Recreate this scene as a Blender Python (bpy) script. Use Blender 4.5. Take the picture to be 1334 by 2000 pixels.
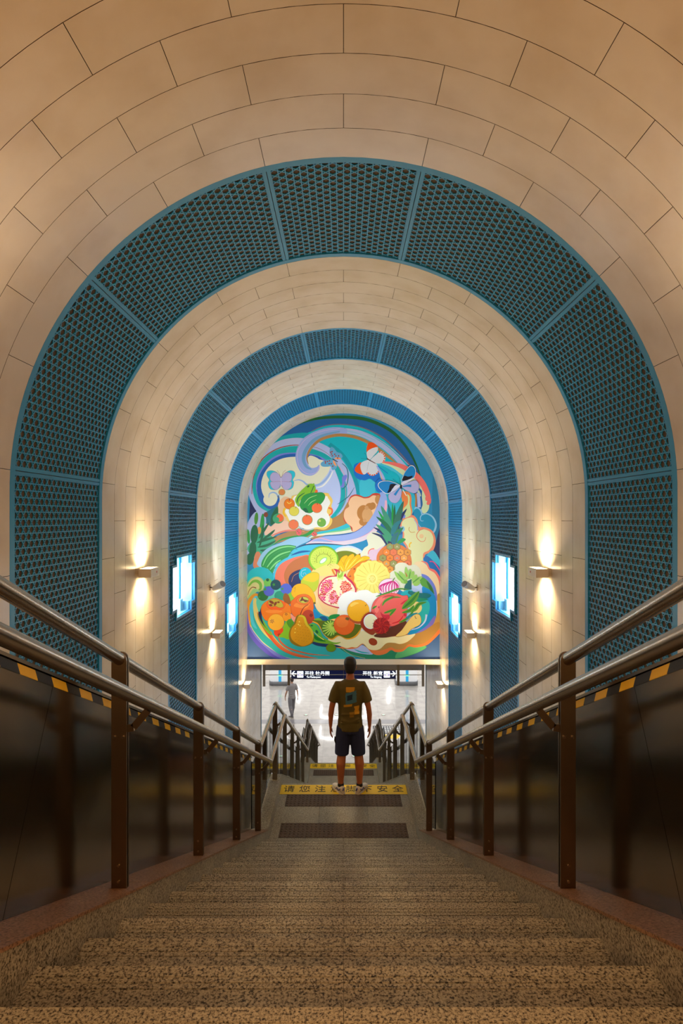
import bpy, bmesh, math, random
from mathutils import Vector, Matrix
from mathutils.geometry import tessellate_polygon
random.seed(7)
for o in list(bpy.data.objects): bpy.data.objects.remove(o)
sc = bpy.context.scene
COL = sc.collection
PI = math.pi

# ------------------------------------------------------------------ camera
# metres; camera at the origin, +Y runs down the tunnel, top floor at z = FT
cam = bpy.data.cameras.new('camera'); camo = bpy.data.objects.new('camera', cam); COL.objects.link(camo)
camo.location = (0, 0, 0); camo.rotation_euler = (PI/2, 0, 0)
cam.sensor_fit = 'VERTICAL'; cam.sensor_height = 24; cam.sensor_width = 16
cam.lens = 1112/2000*24
cam.shift_x = -4/2000; cam.shift_y = 10/2000
cam.clip_start = .02; cam.clip_end = 200
sc.camera = camo
# ------------------------------------------------------------------ world and exposure
w = bpy.data.worlds.new('world'); sc.world = w; w.use_nodes = True
w.node_tree.nodes['Background'].inputs[0].default_value = (1, .75, .5, 1)
w.node_tree.nodes['Background'].inputs[1].default_value = .10
sc.view_settings.view_transform = 'Standard'; sc.view_settings.look = 'None'
sc.view_settings.gamma = 1; sc.view_settings.use_curve_mapping = False
sc.view_settings.exposure = 0.0

def lamp(name, loc, rot, size, energy, color, sizey=None, spread=None):
    l = bpy.data.lights.new(name, 'AREA'); l.energy = energy; l.color = color
    l.size = size
    if sizey: l.shape = 'RECTANGLE'; l.size_y = sizey
    if spread: l.spread = spread
    o = bpy.data.objects.new(name, l); COL.objects.link(o); o.location = loc; o.rotation_euler = rot
    return o
# upper concourse ceiling light behind the camera, warm
lamp('concourse_light', (0, -1.6, .6), (math.radians(112), 0, 0), 3.2, 150, (1, .53, .21), 1.2)
# added warm fill in mid-air under the crown, brightens the stairs
lamp('stair_fill', (0, 3.0, 2.4), (0, 0, 0), 1.2, 9, (1, .66, .4), 2.5)
# added cool fill floating mid-tunnel for the far vault; neutral hall light
lamp('vault_fill', (0, 13.9, -2.6), (math.radians(168), 0, 0), 3.0, 85, (.82, .92, 1), 1.5)
lamp('hall_light', (0, 34.5, -5.23), (0, 0, 0), 16, 1300, (1, .985, .96), 27)

# ------------------------------------------------------------------ materials
def rgb(r, g, b):
    f = lambda c: ((c/255+.055)/1.055)**2.4 if c > 10 else c/255/12.92
    return (f(r), f(g), f(b), 1)
def mat(name, col, rough=.5, metal=0, spec=.5, emit=None, es=0, coat=0):
    m = bpy.data.materials.new(name); m.use_nodes = True
    b = m.node_tree.nodes['Principled BSDF']
    b.inputs['Base Color'].default_value = col if len(col) == 4 else (*col, 1)
    b.inputs['Roughness'].default_value = rough; b.inputs['Metallic'].default_value = metal
    b.inputs['Specular IOR Level'].default_value = spec
    if coat: b.inputs['Coat Weight'].default_value = coat
    if emit: b.inputs['Emission Color'].default_value = (*emit[:3], 1); b.inputs['Emission Strength'].default_value = es
    return m
def nd(m, t, **kw):
    n = m.node_tree.nodes.new(t)
    for k, v in kw.items(): setattr(n, k, v)
    return n
def lk(m, a, b): m.node_tree.links.new(a, b)
def bsdf(m): return m.node_tree.nodes['Principled BSDF']
def noise_mix(m, c1, c2, scale, lo=.4, hi=.6, detail=3, bump=0, stretch=None, dist=.01):
    p = nd(m, 'ShaderNodeNewGeometry'); n = nd(m, 'ShaderNodeTexNoise'); r = nd(m, 'ShaderNodeValToRGB')
    n.inputs['Scale'].default_value = scale; n.inputs['Detail'].default_value = detail
    src = p.outputs['Position']
    if stretch:
        mp = nd(m, 'ShaderNodeMapping'); mp.inputs['Scale'].default_value = stretch
        lk(m, src, mp.inputs[0]); src = mp.outputs[0]
    lk(m, src, n.inputs['Vector']); lk(m, n.outputs['Fac'], r.inputs[0])
    r.color_ramp.elements[0].position = lo; r.color_ramp.elements[0].color = c1
    r.color_ramp.elements[1].position = hi; r.color_ramp.elements[1].color = c2
    lk(m, r.outputs[0], bsdf(m).inputs['Base Color'])
    if bump:
        b = nd(m, 'ShaderNodeBump'); b.inputs['Strength'].default_value = bump; b.inputs['Distance'].default_value = dist
        lk(m, n.outputs['Fac'], b.inputs['Height']); lk(m, b.outputs[0], bsdf(m).inputs['Normal'])
    return r
M = {}
# cream enamelled panels: faint cloudy stains, faint waviness
m = M['panel'] = mat('cream_panel', rgb(205, 192, 172), .27, 0, .6)
noise_mix(m, rgb(196, 180, 156), rgb(208, 196, 178), 2.2, .3, .6, 5)
n = nd(m, 'ShaderNodeTexNoise'); n.inputs['Scale'].default_value = 1.3; n.inputs['Detail'].default_value = 1
g = nd(m, 'ShaderNodeNewGeometry'); b = nd(m, 'ShaderNodeBump'); b.inputs['Strength'].default_value = .22; b.inputs['Distance'].default_value = .02
lk(m, g.outputs['Position'], n.inputs['Vector']); lk(m, n.outputs['Fac'], b.inputs['Height']); lk(m, b.outputs[0], bsdf(m).inputs['Normal'])
M['joint'] = mat('dark_joint', rgb(70, 52, 34), .9)
M['blue'] = mat('blue_enamel', rgb(20, 132, 186), .35)
M['brown'] = mat('brown_acoustic_backing', rgb(98, 84, 70), .8)
def granite(name, light, mid, dark, scale=95, rough=.45):
    m = mat(name, mid, rough)
    p = nd(m, 'ShaderNodeNewGeometry')
    n1 = nd(m, 'ShaderNodeTexNoise'); n1.inputs['Scale'].default_value = scale; n1.inputs['Detail'].default_value = 5
    n1.inputs['Roughness'].default_value = .75
    n2 = nd(m, 'ShaderNodeTexNoise'); n2.inputs['Scale'].default_value = 3; n2.inputs['Detail'].default_value = 3
    r = nd(m, 'ShaderNodeValToRGB'); e = r.color_ramp
    e.elements[0].position = .42; e.elements[0].color = dark
    e.elements[1].position = .58; e.elements[1].color = light
    x = e.elements.new(.47); x.color = mid
    lk(m, p.outputs['Position'], n1.inputs['Vector']); lk(m, p.outputs['Position'], n2.inputs['Vector'])
    mx = nd(m, 'ShaderNodeMixRGB', blend_type='MULTIPLY'); mx.inputs[0].default_value = .5
    lk(m, n1.outputs['Fac'], r.inputs[0]); lk(m, r.outputs[0], mx.inputs[1]); lk(m, n2.outputs['Fac'], mx.inputs[2])
    lk(m, mx.outputs[0], bsdf(m).inputs['Base Color'])
    return m
M['granite'] = granite('speckled_granite', rgb(208, 204, 188), rgb(160, 154, 138), rgb(34, 31, 30), 140)
M['granite_pink'] = granite('pink_granite_cap', rgb(190, 150, 120), rgb(150, 112, 86), rgb(92, 66, 50), 110)
M['groove'] = mat('groove', rgb(60, 48, 38), .8)
M['steel'] = mat('brushed_steel', rgb(186, 174, 160), .27, 1)
M['steel_dark'] = mat('dull_steel_post', rgb(142, 130, 114), .33, 1)
m = M['sheet'] = mat('satin_steel_sheet', rgb(130, 118, 104), .17, 1)
noise_mix(m, rgb(124, 112, 98), rgb(138, 126, 112), 1.5, .3, .7, 3, .5, None, .006)
M['tactile'] = granite('dark_tactile', rgb(112, 92, 76), rgb(92, 74, 60), rgb(72, 57, 46), 60, .6)
M['yellow'] = mat('yellow_vinyl', rgb(250, 210, 12), .45)
M['black'] = mat('black_vinyl', rgb(18, 16, 16), .45)
M['white'] = mat('white_enamel', rgb(228, 228, 226), .3)
M['offwhite'] = mat('lamp_casing', rgb(220, 210, 196), .4)
M['lintel'] = mat('cream_lintel', rgb(222, 206, 182), .4)
M['light'] = mat('white_light', (1, 1, 1), .5, emit=(1, .99, .97), es=22)
M['niche_light'] = mat('backlit_panel', (1, 1, 1), .5, emit=(.93, .98, 1), es=9)
M['warm_light'] = mat('warm_diffuser', (1, 1, 1), .5, emit=(1, .75, .42), es=25)
M['cyan'] = mat('sky_blue_liner', rgb(150, 215, 242), .25)
M['signblue'] = mat('sign_navy', rgb(12, 22, 64), .3, emit=rgb(16, 30, 92), es=.12)
M['signwhite'] = mat('sign_white', (1, 1, 1), .4, emit=(.85, .95, 1), es=2.2)
M['signpurple'] = mat('sign_purple', rgb(120, 90, 215), .4, emit=rgb(150, 120, 255), es=1.4)
M['green_light'] = mat('green_light', rgb(120, 230, 160), .4, emit=rgb(120, 240, 170), es=1.5)
M['hall'] = granite('pale_terrazzo', rgb(226, 220, 214), rgb(212, 206, 200), rgb(176, 170, 166), 70, .055)
M['hallgrey'] = mat('grey_terrazzo', rgb(135, 133, 138), .2)
M['hallwall'] = mat('hall_wall', rgb(225, 224, 222), .5)
M['basegrey'] = granite('grey_base', rgb(160, 162, 166), rgb(130, 132, 138), rgb(80, 82, 90), 40, .4)
M['stripe'] = mat('column_stripe_blue', rgb(40, 160, 215), .4, emit=rgb(40, 160, 215), es=.5)  # column stripe, emission added only to brighten it
M['shaft_glow'] = mat('white_shaft_glow', rgb(232, 232, 232), .3, emit=(.95, .97, 1), es=.45)  # white column shaft, glow added so its front looks brighter
def glass_mat(name, tint, f=.06):
    m = bpy.data.materials.new(name); m.use_nodes = True; nt = m.node_tree; nt.nodes.clear()
    o = nt.nodes.new('ShaderNodeOutputMaterial'); t = nt.nodes.new('ShaderNodeBsdfTransparent'); gl = nt.nodes.new('ShaderNodeBsdfGlossy')
    fr = nt.nodes.new('ShaderNodeFresnel'); mx = nt.nodes.new('ShaderNodeMixShader')
    t.inputs[0].default_value = tint; gl.inputs['Roughness'].default_value = .03; fr.inputs[0].default_value = 1.5
    nt.links.new(fr.outputs[0], mx.inputs[0]); nt.links.new(t.outputs[0], mx.inputs[1]); nt.links.new(gl.outputs[0], mx.inputs[2])
    nt.links.new(mx.outputs[0], o.inputs[0]); return m
M['glass'] = glass_mat('greenish_glass', (.90, .95, .91, 1))

# ------------------------------------------------------------------ helpers
class MB:
    def __init__(s): s.v = []; s.f = []; s.m = []; s.s = []
    def quad(s, a, b, c, d, mi=0, sm=False):
        n = len(s.v); s.v += [tuple(a), tuple(b), tuple(c), tuple(d)]; s.f.append((n, n+1, n+2, n+3)); s.m.append(mi); s.s.append(sm)
    def poly(s, pts, mi=0):
        n = len(s.v); s.v += [tuple(p) for p in pts]; s.f.append(tuple(range(n, n+len(pts)))); s.m.append(mi); s.s.append(False)
    def hexa(s, p, mi=0):
        # p: 8 points, bottom 0-3, top 4-7
        n = len(s.v); s.v += [tuple(q) for q in p]
        for f in ((0, 3, 2, 1), (4, 5, 6, 7), (0, 1, 5, 4), (1, 2, 6, 5), (2, 3, 7, 6), (3, 0, 4, 7)):
            s.f.append(tuple(n+i for i in f)); s.m.append(mi); s.s.append(False)
    def box(s, x0, x1, y0, y1, z0, z1, mi=0):
        s.hexa([(x0, y0, z0), (x1, y0, z0), (x1, y1, z0), (x0, y1, z0), (x0, y0, z1), (x1, y0, z1), (x1, y1, z1), (x0, y1, z1)], mi)
    def prism(s, prof, x0, x1, mi=0):
        # profile list of (y,z), extruded along x (ends closed)
        k = len(prof); n = len(s.v)
        s.v += [(x0, p[0], p[1]) for p in prof]+[(x1, p[0], p[1]) for p in prof]
        for i in range(k):
            j = (i+1) % k; s.f.append((n+i, n+j, n+k+j, n+k+i)); s.m.append(mi); s.s.append(False)
        for base in (0, k):
            for t in tessellate_polygon([[Vector((p[0], p[1], 0)) for p in prof]]):
                s.f.append(tuple(n+base+i for i in t)); s.m.append(mi); s.s.append(False)
    def loft(s, rings, mi=0, caps=True, sm=True):
        n = len(s.v); k = len(rings[0])
        for r in rings: s.v += [tuple(p) for p in r]
        for i in range(len(rings)-1):
            for j in range(k):
                a = n+i*k+j; b = n+i*k+(j+1) % k
                s.f.append((a, b, b+k, a+k)); s.m.append(mi); s.s.append(sm)
        if caps:
            s.f.append(tuple(n+j for j in reversed(range(k)))); s.m.append(mi); s.s.append(False)
            e = n+(len(rings)-1)*k; s.f.append(tuple(e+j for j in range(k))); s.m.append(mi); s.s.append(False)
    def tube(s, pts, r, seg=12, mi=0, caps=True):
        pts = [Vector(p) for p in pts]; rs = r if isinstance(r, (list, tuple)) else [r]*len(pts)
        rings = []; ref = None
        for i, p in enumerate(pts):
            a = pts[max(i-1, 0)]; b = pts[min(i+1, len(pts)-1)]; t = (b-a).normalized()
            if i and i < len(pts)-1:
                t = ((p-a).normalized()+(b-p).normalized()).normalized()
            if ref is None:
                ref = Vector((1, 0, 0)) if abs(t.x) < .9 else Vector((0, 0, 1))
            u = (ref-t*ref.dot(t)).normalized(); v = t.cross(u); ref = u
            rr = rs[i]; ra, rb = rr if isinstance(rr, tuple) else (rr, rr)
            rings.append([p+u*math.cos(2*PI*k/seg)*ra+v*math.sin(2*PI*k/seg)*rb for k in range(seg)])
        s.loft(rings, mi, caps)
    def ball(s, c, r, seg=12, mi=0):
        rx, ry, rz = r if isinstance(r, tuple) else (r, r, r); rings = []
        for i in range(seg//2+1):
            a = -PI/2+PI*i/(seg//2); ca = max(math.cos(a), .02)
            rings.append([(c[0]+rx*ca*math.cos(2*PI*k/seg), c[1]+ry*ca*math.sin(2*PI*k/seg), c[2]+rz*math.sin(a)) for k in range(seg)])
        s.loft(rings, mi)
    def mesh(s, name, mats):
        me = bpy.data.meshes.new(name); me.from_pydata(s.v, [], s.f)
        for q in (mats if isinstance(mats, list) else [mats]): me.materials.append(q)
        me.polygons.foreach_set('material_index', s.m); me.polygons.foreach_set('use_smooth', s.s)
        me.update(); return me
    def build(s, name, mats, parent=None, loc=None):
        return link(name, s.mesh(name, mats), parent, loc)
def link(name, me, parent=None, loc=None):
    o = bpy.data.objects.new(name, me); COL.objects.link(o)
    if parent: o.parent = parent
    if loc: o.location = loc
    return o
def thing(name, label, cat, loc=(0, 0, 0), group=None, rz=0):
    o = bpy.data.objects.new(name, None); COL.objects.link(o); o.location = loc; o.rotation_euler = (0, 0, rz)
    o.empty_display_size = .1
    return tag(o, label, cat, group)
def tag(o, label, cat, group=None):
    o['label'] = label; o['category'] = cat
    if group: o['group'] = group
    return o
def struct(o): o['kind'] = 'structure'; return o
def stuff(o): o['kind'] = 'stuff'; return o

# ------------------------------------------------------------------ dimensions
W = 2.8; ZS = .22                      # vault half width = radius, spring height
FT, L1, L2, FH = -1.10, -3.68, -6.37, -9.07   # top floor, landings, hall floor
SL = .489
D0, D1a, D1b, D2a, D2b, D3 = 1.27, 6.23, 7.87, 13.17, 14.76, 20.06
SPR = PI*W/2
MD = 16.56; ENDD = 19.3
BANDS = [(4.775, 6.60), (9.09, 10.90), (13.42, 15.22)]
def P(s, side, off=0):
    """point (x,z) of the vault section at arc length s from the crown; off > 0 is outward"""
    if s <= SPR:
        a = s/W; return (side*(W+off)*math.sin(a), ZS+(W+off)*math.cos(a))
    return (side*(W+off), ZS-(s-SPR))
def s_of(z): return SPR+(ZS-z)
def deck(D):
    if D < D0: return -.803
    if D < 6.5: return -.482-SL*D+.3
    if D < D1b: return L1+.1
    if D < D2a: return L1+.1-SL*(D-D1b)
    if D < D2b: return L2
    if D < D3: return L2-SL*(D-D2b)
    return FH

# ------------------------------------------------------------------ tunnel shell: ceiling and walls with their panels
COURSE = .3565
def course_list():
    out = []                          # (D start, width, type 0=A 1=B)
    for k in range(7): out.append((4.775-COURSE*(k+1), COURSE, k % 2))
    for (a, b) in ((6.60, 9.09), (10.90, 13.42)):
        wd = (b-a)/7
        for k in range(7): out.append((a+k*wd, wd, k % 2))
    wd = (ENDD-15.22)/11
    for k in range(11): out.append((15.22+k*wd, wd, k % 2))
    return out
def shell(name, s0, s1, sides, off, y0, y1, m, n=24):
    mb = MB()
    for side in sides:
        for i in range(n):
            a = s0+(s1-s0)*i/n; b = s0+(s1-s0)*(i+1)/n
            pa, pb = P(a, side, off), P(b, side, off); qa, qb = P(a, side, off+.1), P(b, side, off+.1)
            mb.hexa([(pa[0], y0, pa[1]), (pb[0], y0, pb[1]), (pb[0], y1, pb[1]), (pa[0], y1, pa[1]),
                     (qa[0], y0, qa[1]), (qb[0], y0, qb[1]), (qb[0], y1, qb[1]), (qa[0], y1, qa[1])])
    return mb.build(name, m)
gaps = [(2.2795, 4.775), (6.60, 9.09), (10.90, 13.42), (15.22, ENDD)]
ceil = struct(shell('ceiling', 0, SPR, (-1, 1), .10, 2.28, MD-.03, M['joint']))
rl = shell('rear_lining', 0, SPR, (-1, 1), 0, -6, 2.2795, M['panel']); rl.parent = ceil
wallL = struct(thing('wall_left', '', '')); wallR = struct(thing('wall_right', '', ''))
for wo in (wallL, wallR):
    del wo['label']; del wo['category']
for wo, side in ((wallL, -1), (wallR, 1)):
    mb = MB()
    mb.box(side*W, side*(W+.1), -6, 2.2795, FT, ZS); mb.build('rear_lining', M['panel'], wo)
    for (a, b) in gaps:
        mb = MB()
        mb.hexa([(side*(W+.05), a, deck(a)-.6), (side*(W+.12), a, deck(a)-.6), (side*(W+.12), b, deck(b)-.6), (side*(W+.05), b, deck(b)-.6),
                 (side*(W+.05), a, ZS+.3), (side*(W+.12), a, ZS+.3), (side*(W+.12), b, ZS+.3), (side*(W+.05), b, ZS+.3)])
        mb.build('wall_backing', M['joint'], wo)
_cache = {}
def panel_mesh(s0, s1, side, wd):
    key = (round(s0, 3), round(s1, 3), side, round(wd, 4))
    if key in _cache: return _cache[key]
    g = .0022; a, b = s0+g, s1-g; n = 8 if s0 < SPR-.05 else 1; mb = MB(); y0, y1 = g, wd-g
    def p(s, off):
        if s < 0: x, z = P(-s, -side, off)
        else: x, z = P(s, side, off)
        return x, z
    pts = [a+(b-a)*i/n for i in range(n+1)]
    ip = [p(s, 0) for s in pts]; op = [p(s, .035) for s in pts]
    # smooth front
    k = len(mb.v)
    for (x, z) in ip: mb.v += [(x, y0, z), (x, y1, z)]
    for i in range(n): mb.f.append((k+2*i, k+2*i+1, k+2*i+3, k+2*i+2)); mb.m.append(0); mb.s.append(True)
    for i in range(n):
        for y in (y0, y1): mb.quad((ip[i][0], y, ip[i][1]), (ip[i+1][0], y, ip[i+1][1]), (op[i+1][0], y, op[i+1][1]), (op[i][0], y, op[i][1]), 1)
    for i in (0, n): mb.quad((ip[i][0], y0, ip[i][1]), (ip[i][0], y1, ip[i][1]), (op[i][0], y1, op[i][1]), (op[i][0], y0, op[i][1]), 1)
    _cache[key] = mb.mesh('cladding_panel', [M['panel'], M['joint']]); return _cache[key]
AS = [.665+.889*k for k in range(14)]; BS = [0, 1.11]+[1.11+.889*k for k in range(1, 14)]
for (d, wd, typ) in course_list():
    dm = d+wd/2; zlow = max(deck(d+wd)-.25, FH+.02)
    js = BS if typ else AS
    if not typ and d < MD: link('ceiling_panel', panel_mesh(-.665, .665, 1, wd), ceil, (0, d, 0))
    for side in (-1, 1):
        for i in range(len(js)-1):
            s0, s1 = js[i], js[i+1]
            zt = P(s0, 1)[1]; zb = P(s1, 1)[1]
            if s0 > SPR and zt < zlow: break
            if d >= MD-.01:            # beyond the mural wall only the part under the lintel shows
                if zt < -3.2: link('wall_panel', panel_mesh(s0, s1, side, wd), wallL if side < 0 else wallR, (0, d, 0))
                continue
            top = s0 < 3.9
            if top: link('ceiling_panel', panel_mesh(s0, s1, side, wd), ceil, (0, d, 0))
            else: link('wall_panel', panel_mesh(s0, s1, side, wd), wallL if side < 0 else wallR, (0, d, 0))
# blue corner trim at tunnel mouth
for n_, side in (('trim_1', -1), ('trim_2', 1)):
    mb = MB(); mb.box(side*(W-.015), side*(W+.02), ENDD, ENDD+.05, FH, -4.3)
    struct(mb.build(n_, M['blue']))
    mb = MB(); mb.box(side*(W+.02), side*(W+.12), ENDD-.1, ENDD+.3, FH, -4.3)
    struct(mb.build('trim_%d' % (3 if side < 0 else 4), M['white']))

# ------------------------------------------------------------------ blue lattice arches
def in_cross(d, z, c, grow=0):
    if not c: return False
    dd, dz = abs(d-c[0]), abs(z-c[1])
    return (dd < .675+grow and dz < .35+grow) or (dd < .45+grow and dz < .50+grow)
A_, H_ = .09, .0635
_lat = {}
def lattice_panel(s0, s1, side, wd, cross, zmin, sym=False):
    """mesh in local coordinates (y from 0 to wd). cross = (dcentre, zcentre) local hole"""
    key = (round(s0, 3), round(s1, 3), side, round(wd, 3), cross, zmin)
    if key in _lat: return _lat[key]
    mb = MB(); fr = .034; y0, y1 = .075, wd-.075; a, b = s0+fr, s1-fr; t = .0053
    def q(s, u, off):
        if s < 0: x, z = P(-s, -side, off)
        else: x, z = P(s, side, off)
        return (x, u, z)
    def ok(s, u):
        z = q(s, u, 0)[2]
        if s > SPR and z < zmin: return False
        return not in_cross(u, z, cross, .04)
    def bar(sa, ua, sb, ub, f):
        if not ok((sa+sb)/2, (ua+ub)/2): return
        ds, du = sb-sa, ub-ua; L = math.hypot(ds, du)
        if L < .004: return
        ns, nu = -du/L*t, ds/L*t
        i = [(sa+ns, ua+nu), (sb+ns, ub+nu), (sb-ns, ub-nu), (sa-ns, ua-nu)]
        F = [q(s, u, f) for s, u in i]; B = [q(s, u, f+.009) for s, u in i]
        mb.quad(F[0], F[1], F[2], F[3]); mb.quad(F[0], F[1], B[1], B[0]); mb.quad(F[2], F[3], B[3], B[2])
    rows = max(1, round((b-a)/H_)); h = (b-a)/rows; cols = round((y1-y0)/A_); aw = (y1-y0)/cols; e = aw/2
    for r in range(rows+1):
        s = a+r*h
        for c in range(cols): bar(s, y0+c*aw, s, y0+(c+1)*aw, .012)
    for r in range(rows):
        s = a+r*h; ph = 0 if r % 2 == 0 else e
        for c in range(-1, cols+1):
            u = y0+c*aw+ph          # "/" from u to u+e ; "\" from u+e to u
            for (ua, ub) in ((u, u+e), (u+e, u)):
                if min(ua, ub) < y0-.001 or max(ua, ub) > y1+.001: continue
                bar(s, ua, s+h, ub, .0125)
    _lat[key] = mb.mesh('lattice_panel', [M['blue']]); return _lat[key]
def strip(mb, s0, s1, side, ya, yb, o0, o1, n, zmin=-99, mi=0):
    ss = [s0+(s1-s0)*i/n for i in range(n+1)]
    for i in range(n):
        if ss[i] > SPR and P(ss[i], 1)[1] < zmin: break
        c = []
        for s in (ss[i], ss[i+1]):
            sd = side if s >= 0 else -side
            c.append((P(abs(s), sd, o0), P(abs(s), sd, o1)))
        (a0, a1), (b0, b1) = c
        mb.hexa([(a0[0], ya, a0[1]), (b0[0], ya, b0[1]), (b0[0], yb, b0[1]), (a0[0], yb, a0[1]),
                 (a1[0], ya, a1[1]), (b1[0], ya, b1[1]), (b1[0], yb, b1[1]), (a1[0], yb, a1[1])], mi)
LS = [.665, 2.443, 4.221, 13.5]
NICHE_Z = [None, -1.19, -2.44]
names = ['nearest and largest blue lattice arch over the stairs', 'middle blue lattice arch with a lit cross-shaped window each side',
         'smallest farthest blue lattice arch just before the mural']
for bi, (ya, yb) in enumerate(BANDS):
    wd = yb-ya; zb = deck(yb)-.3
    t = thing('lattice_arch', names[bi], 'lattice arch', (0, ya, 0))
    cross = (round(wd/2, 3), NICHE_Z[bi]) if NICHE_Z[bi] else None
    link('lattice_panel', lattice_panel(-.665, .665, 1, wd, None, 0), t)
    for side in (-1, 1):
        for i in range(len(LS)-1):
            if LS[i] > SPR and P(LS[i], 1)[1] < zb: break
            c = cross if (cross and LS[i+1] > s_of(cross[1]+.6) and LS[i] < s_of(cross[1]-.6)) else None
            link('lattice_panel', lattice_panel(LS[i], LS[i+1], side, wd, c, zb if LS[i+1] > 5.5 else -99), t)
    # frame: front flange, rear flange, cross mullions
    for (fa, fb, nm) in ((0.0, .075, 'front_flange'), (wd-.075, wd, 'rear_flange')):
        mb = MB()
        for side in (-1, 1):
            strip(mb, 0, SPR, side, fa, fb, .0, .05, 40)
            strip(mb, SPR, s_of(zb), side, fa, fb, .0, .05, 1)
        mb.build(nm, M['blue'], t)
    for side in (-1, 1):
        for s in LS[:-1]:
            mb = MB()
            if P(s, 1)[1] < zb: continue
            z = P(s, 1)[1]
            if cross and abs(z-cross[1]) < .55:
                for (p_, q_) in ((.075, cross[0]-.72), (cross[0]+.72, wd-.075)):
                    mb = MB(); strip(mb, s-.034, s-.003, side, p_, q_, .002, .04, 1); strip(mb, s+.003, s+.034, side, p_, q_, .002, .04, 1)
                    if p_ < 1: mb.build('mullion', M['blue'], t)
            else:
                strip(mb, s-.034, s-.003, side, .075, wd-.075, .002, .04, 1); strip(mb, s+.003, s+.034, side, .075, wd-.075, .002, .04, 1)
            mb.build('mullion', M['blue'], t)
    # brown acoustic backing with a hole for the niche
    mb = MB()
    for side in (-1, 1):
        strip(mb, 0, SPR, side, .02, wd-.02, .026, .036, 40)
        x = side*(W+.026)
        if not cross: mb.box(x, x+side*.01, .02, wd-.02, zb, ZS)
        else:
            c0, cz = cross
            ys = [.02, c0-.675, c0-.45, c0+.45, c0+.675, wd-.02]; zs = [zb, cz-.5, cz-.35, cz+.35, cz+.5, ZS]
            for i in range(5):
                for j in range(5):
                    if not in_cross((ys[i]+ys[i+1])/2, (zs[j]+zs[j+1])/2, cross): mb.box(x, x+side*.01, ys[i], ys[i+1], zs[j], zs[j+1])
    mb.build('backing', M['brown'], t)
    # end cheeks at flange
# lit cross-shaped niches
def cross_outline(g=0):
    a, b, c, d = .45+g, .675+g, .35+g, .50+g
    return [(-b, -c), (-a, -c), (-a, -d), (a, -d), (a, -c), (b, -c), (b, c), (a, c), (a, d), (-a, d), (-a, c), (-b, c)]
for bi in (1, 2):
    yc = (BANDS[bi][0]+BANDS[bi][1])/2; zc = NICHE_Z[bi]
    for side in (-1, 1):
        lab = 'lit stepped cross-shaped window in the %s lattice arch, %s wall' % ('middle' if bi == 1 else 'far', 'left' if side < 0 else 'right')
        t = thing('lit_window', lab, 'window', (side*W, yc, zc), 'lit cross windows in the lattice')
        o1, o2 = cross_outline(.0), cross_outline(.045)
        mb = MB(); k = 12
        for i in range(k):
            j = (i+1) % k; a, b, c, d = o1[i], o1[j], o2[j], o2[i]
            mb.hexa([(-side*.012, a[0], a[1]), (-side*.012, b[0], b[1]), (-side*.012, c[0], c[1]), (-side*.012, d[0], d[1]),
                     (side*.05, a[0], a[1]), (side*.05, b[0], b[1]), (side*.05, c[0], c[1]), (side*.05, d[0], d[1])])
        mb.build('window_frame', M['blue'], t)
        mb = MB(); o3 = cross_outline(.012)
        for i in range(k):
            j = (i+1) % k; a, b, c, d = o1[i], o1[j], o3[j], o3[i]
            mb.hexa([(side*.05, a[0], a[1]), (side*.05, b[0], b[1]), (side*.05, c[0], c[1]), (side*.05, d[0], d[1]),
                     (side*.32, a[0], a[1]), (side*.32, b[0], b[1]), (side*.32, c[0], c[1]), (side*.32, d[0], d[1])])
        mb.build('reveal', M['cyan'], t)
        mb = MB()
        for (a, b, c, d) in ((-.687, -.462, -.362, .362), (-.462, .462, -.512, .512), (.462, .687, -.362, .362)):
            mb.box(side*.32, side*.33, a, b, c, d)
        mb.build('light_panel', M['niche_light'], t)
        mb = MB(); mb.box(side*.14, side*.26, .26, .42, -.5, -.30); mb.build('pedestal', M['cyan'], t)
        mb = MB(); mb.tube([(side*.2, .43, -.47), (side*.2, .43, .5)], .02, 10); mb.build('blue_tube', M['blue'], t)

# ------------------------------------------------------------------ stairs, landings, kerbs
SX = .853
st = struct(thing('staircase', '', '')); del st['label']; del st['category']
def tread_mesh(halfsign, rise, tread, thick=.03):
    # local: y=0 at nosing front going downhill positive; tread extends to negative y
    mb = MB(); x0, x1 = (0.0006, SX) if halfsign > 0 else (-SX, -.0006)
    prof = [(.012, -thick), (.012, -.004), (.008, 0)]
    for g in (.03, .05, .07): prof += [(-g+.002, 0), (-g+.0015, -.002), (-g-.0015, -.002), (-g-.002, 0)]
    prof += [(-tread+.002, 0), (-tread+.002, -thick)]
    mb.prism(prof, x0, x1); return mb.mesh('tread', M['granite'])
def riser_mesh(halfsign, rise):
    mb = MB(); x0, x1 = (0.001, SX) if halfsign > 0 else (-SX, -.001)
    mb.box(x0, x1, -.03, 0, -rise, -.0305); return mb.mesh('riser', M['granite'])
def flight(da, za, db, zb, n):
    # da = top nosing D, n risers ; last riser foot at db
    rise = (za-zb)/n; tread = (db-da)/(n-1)
    tm = [tread_mesh(h, rise, tread) for h in (-1, 1)]; rm = [riser_mesh(h, rise) for h in (-1, 1)]
    for k in range(n):
        d = da+tread*k; z = za-rise*k
        for h in (0, 1):
            if k: link('tread', tm[h], st, (0, d, z))
            link('riser', rm[h], st, (0, d, z))
    mb = MB()   # concrete body under
    prof = [(da-.03, za-.03), (da-.03, zb-.4), (db-.03, zb-.4), (db-.03, zb-.04)]
    mb.prism([(da-.05, za-.06), (db-.05, zb-.0+rise-.06-.0), (db-.05, zb-.4), (da-.05, za-.6)], -SX, SX)
    mb.build('stair_core', M['groove'], st)
flight(D0, FT, D1a, L1, 17)
flight(D1b, L1, D2a, L2, 18)
flight(D2b, L2, D3, FH, 18)
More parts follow.
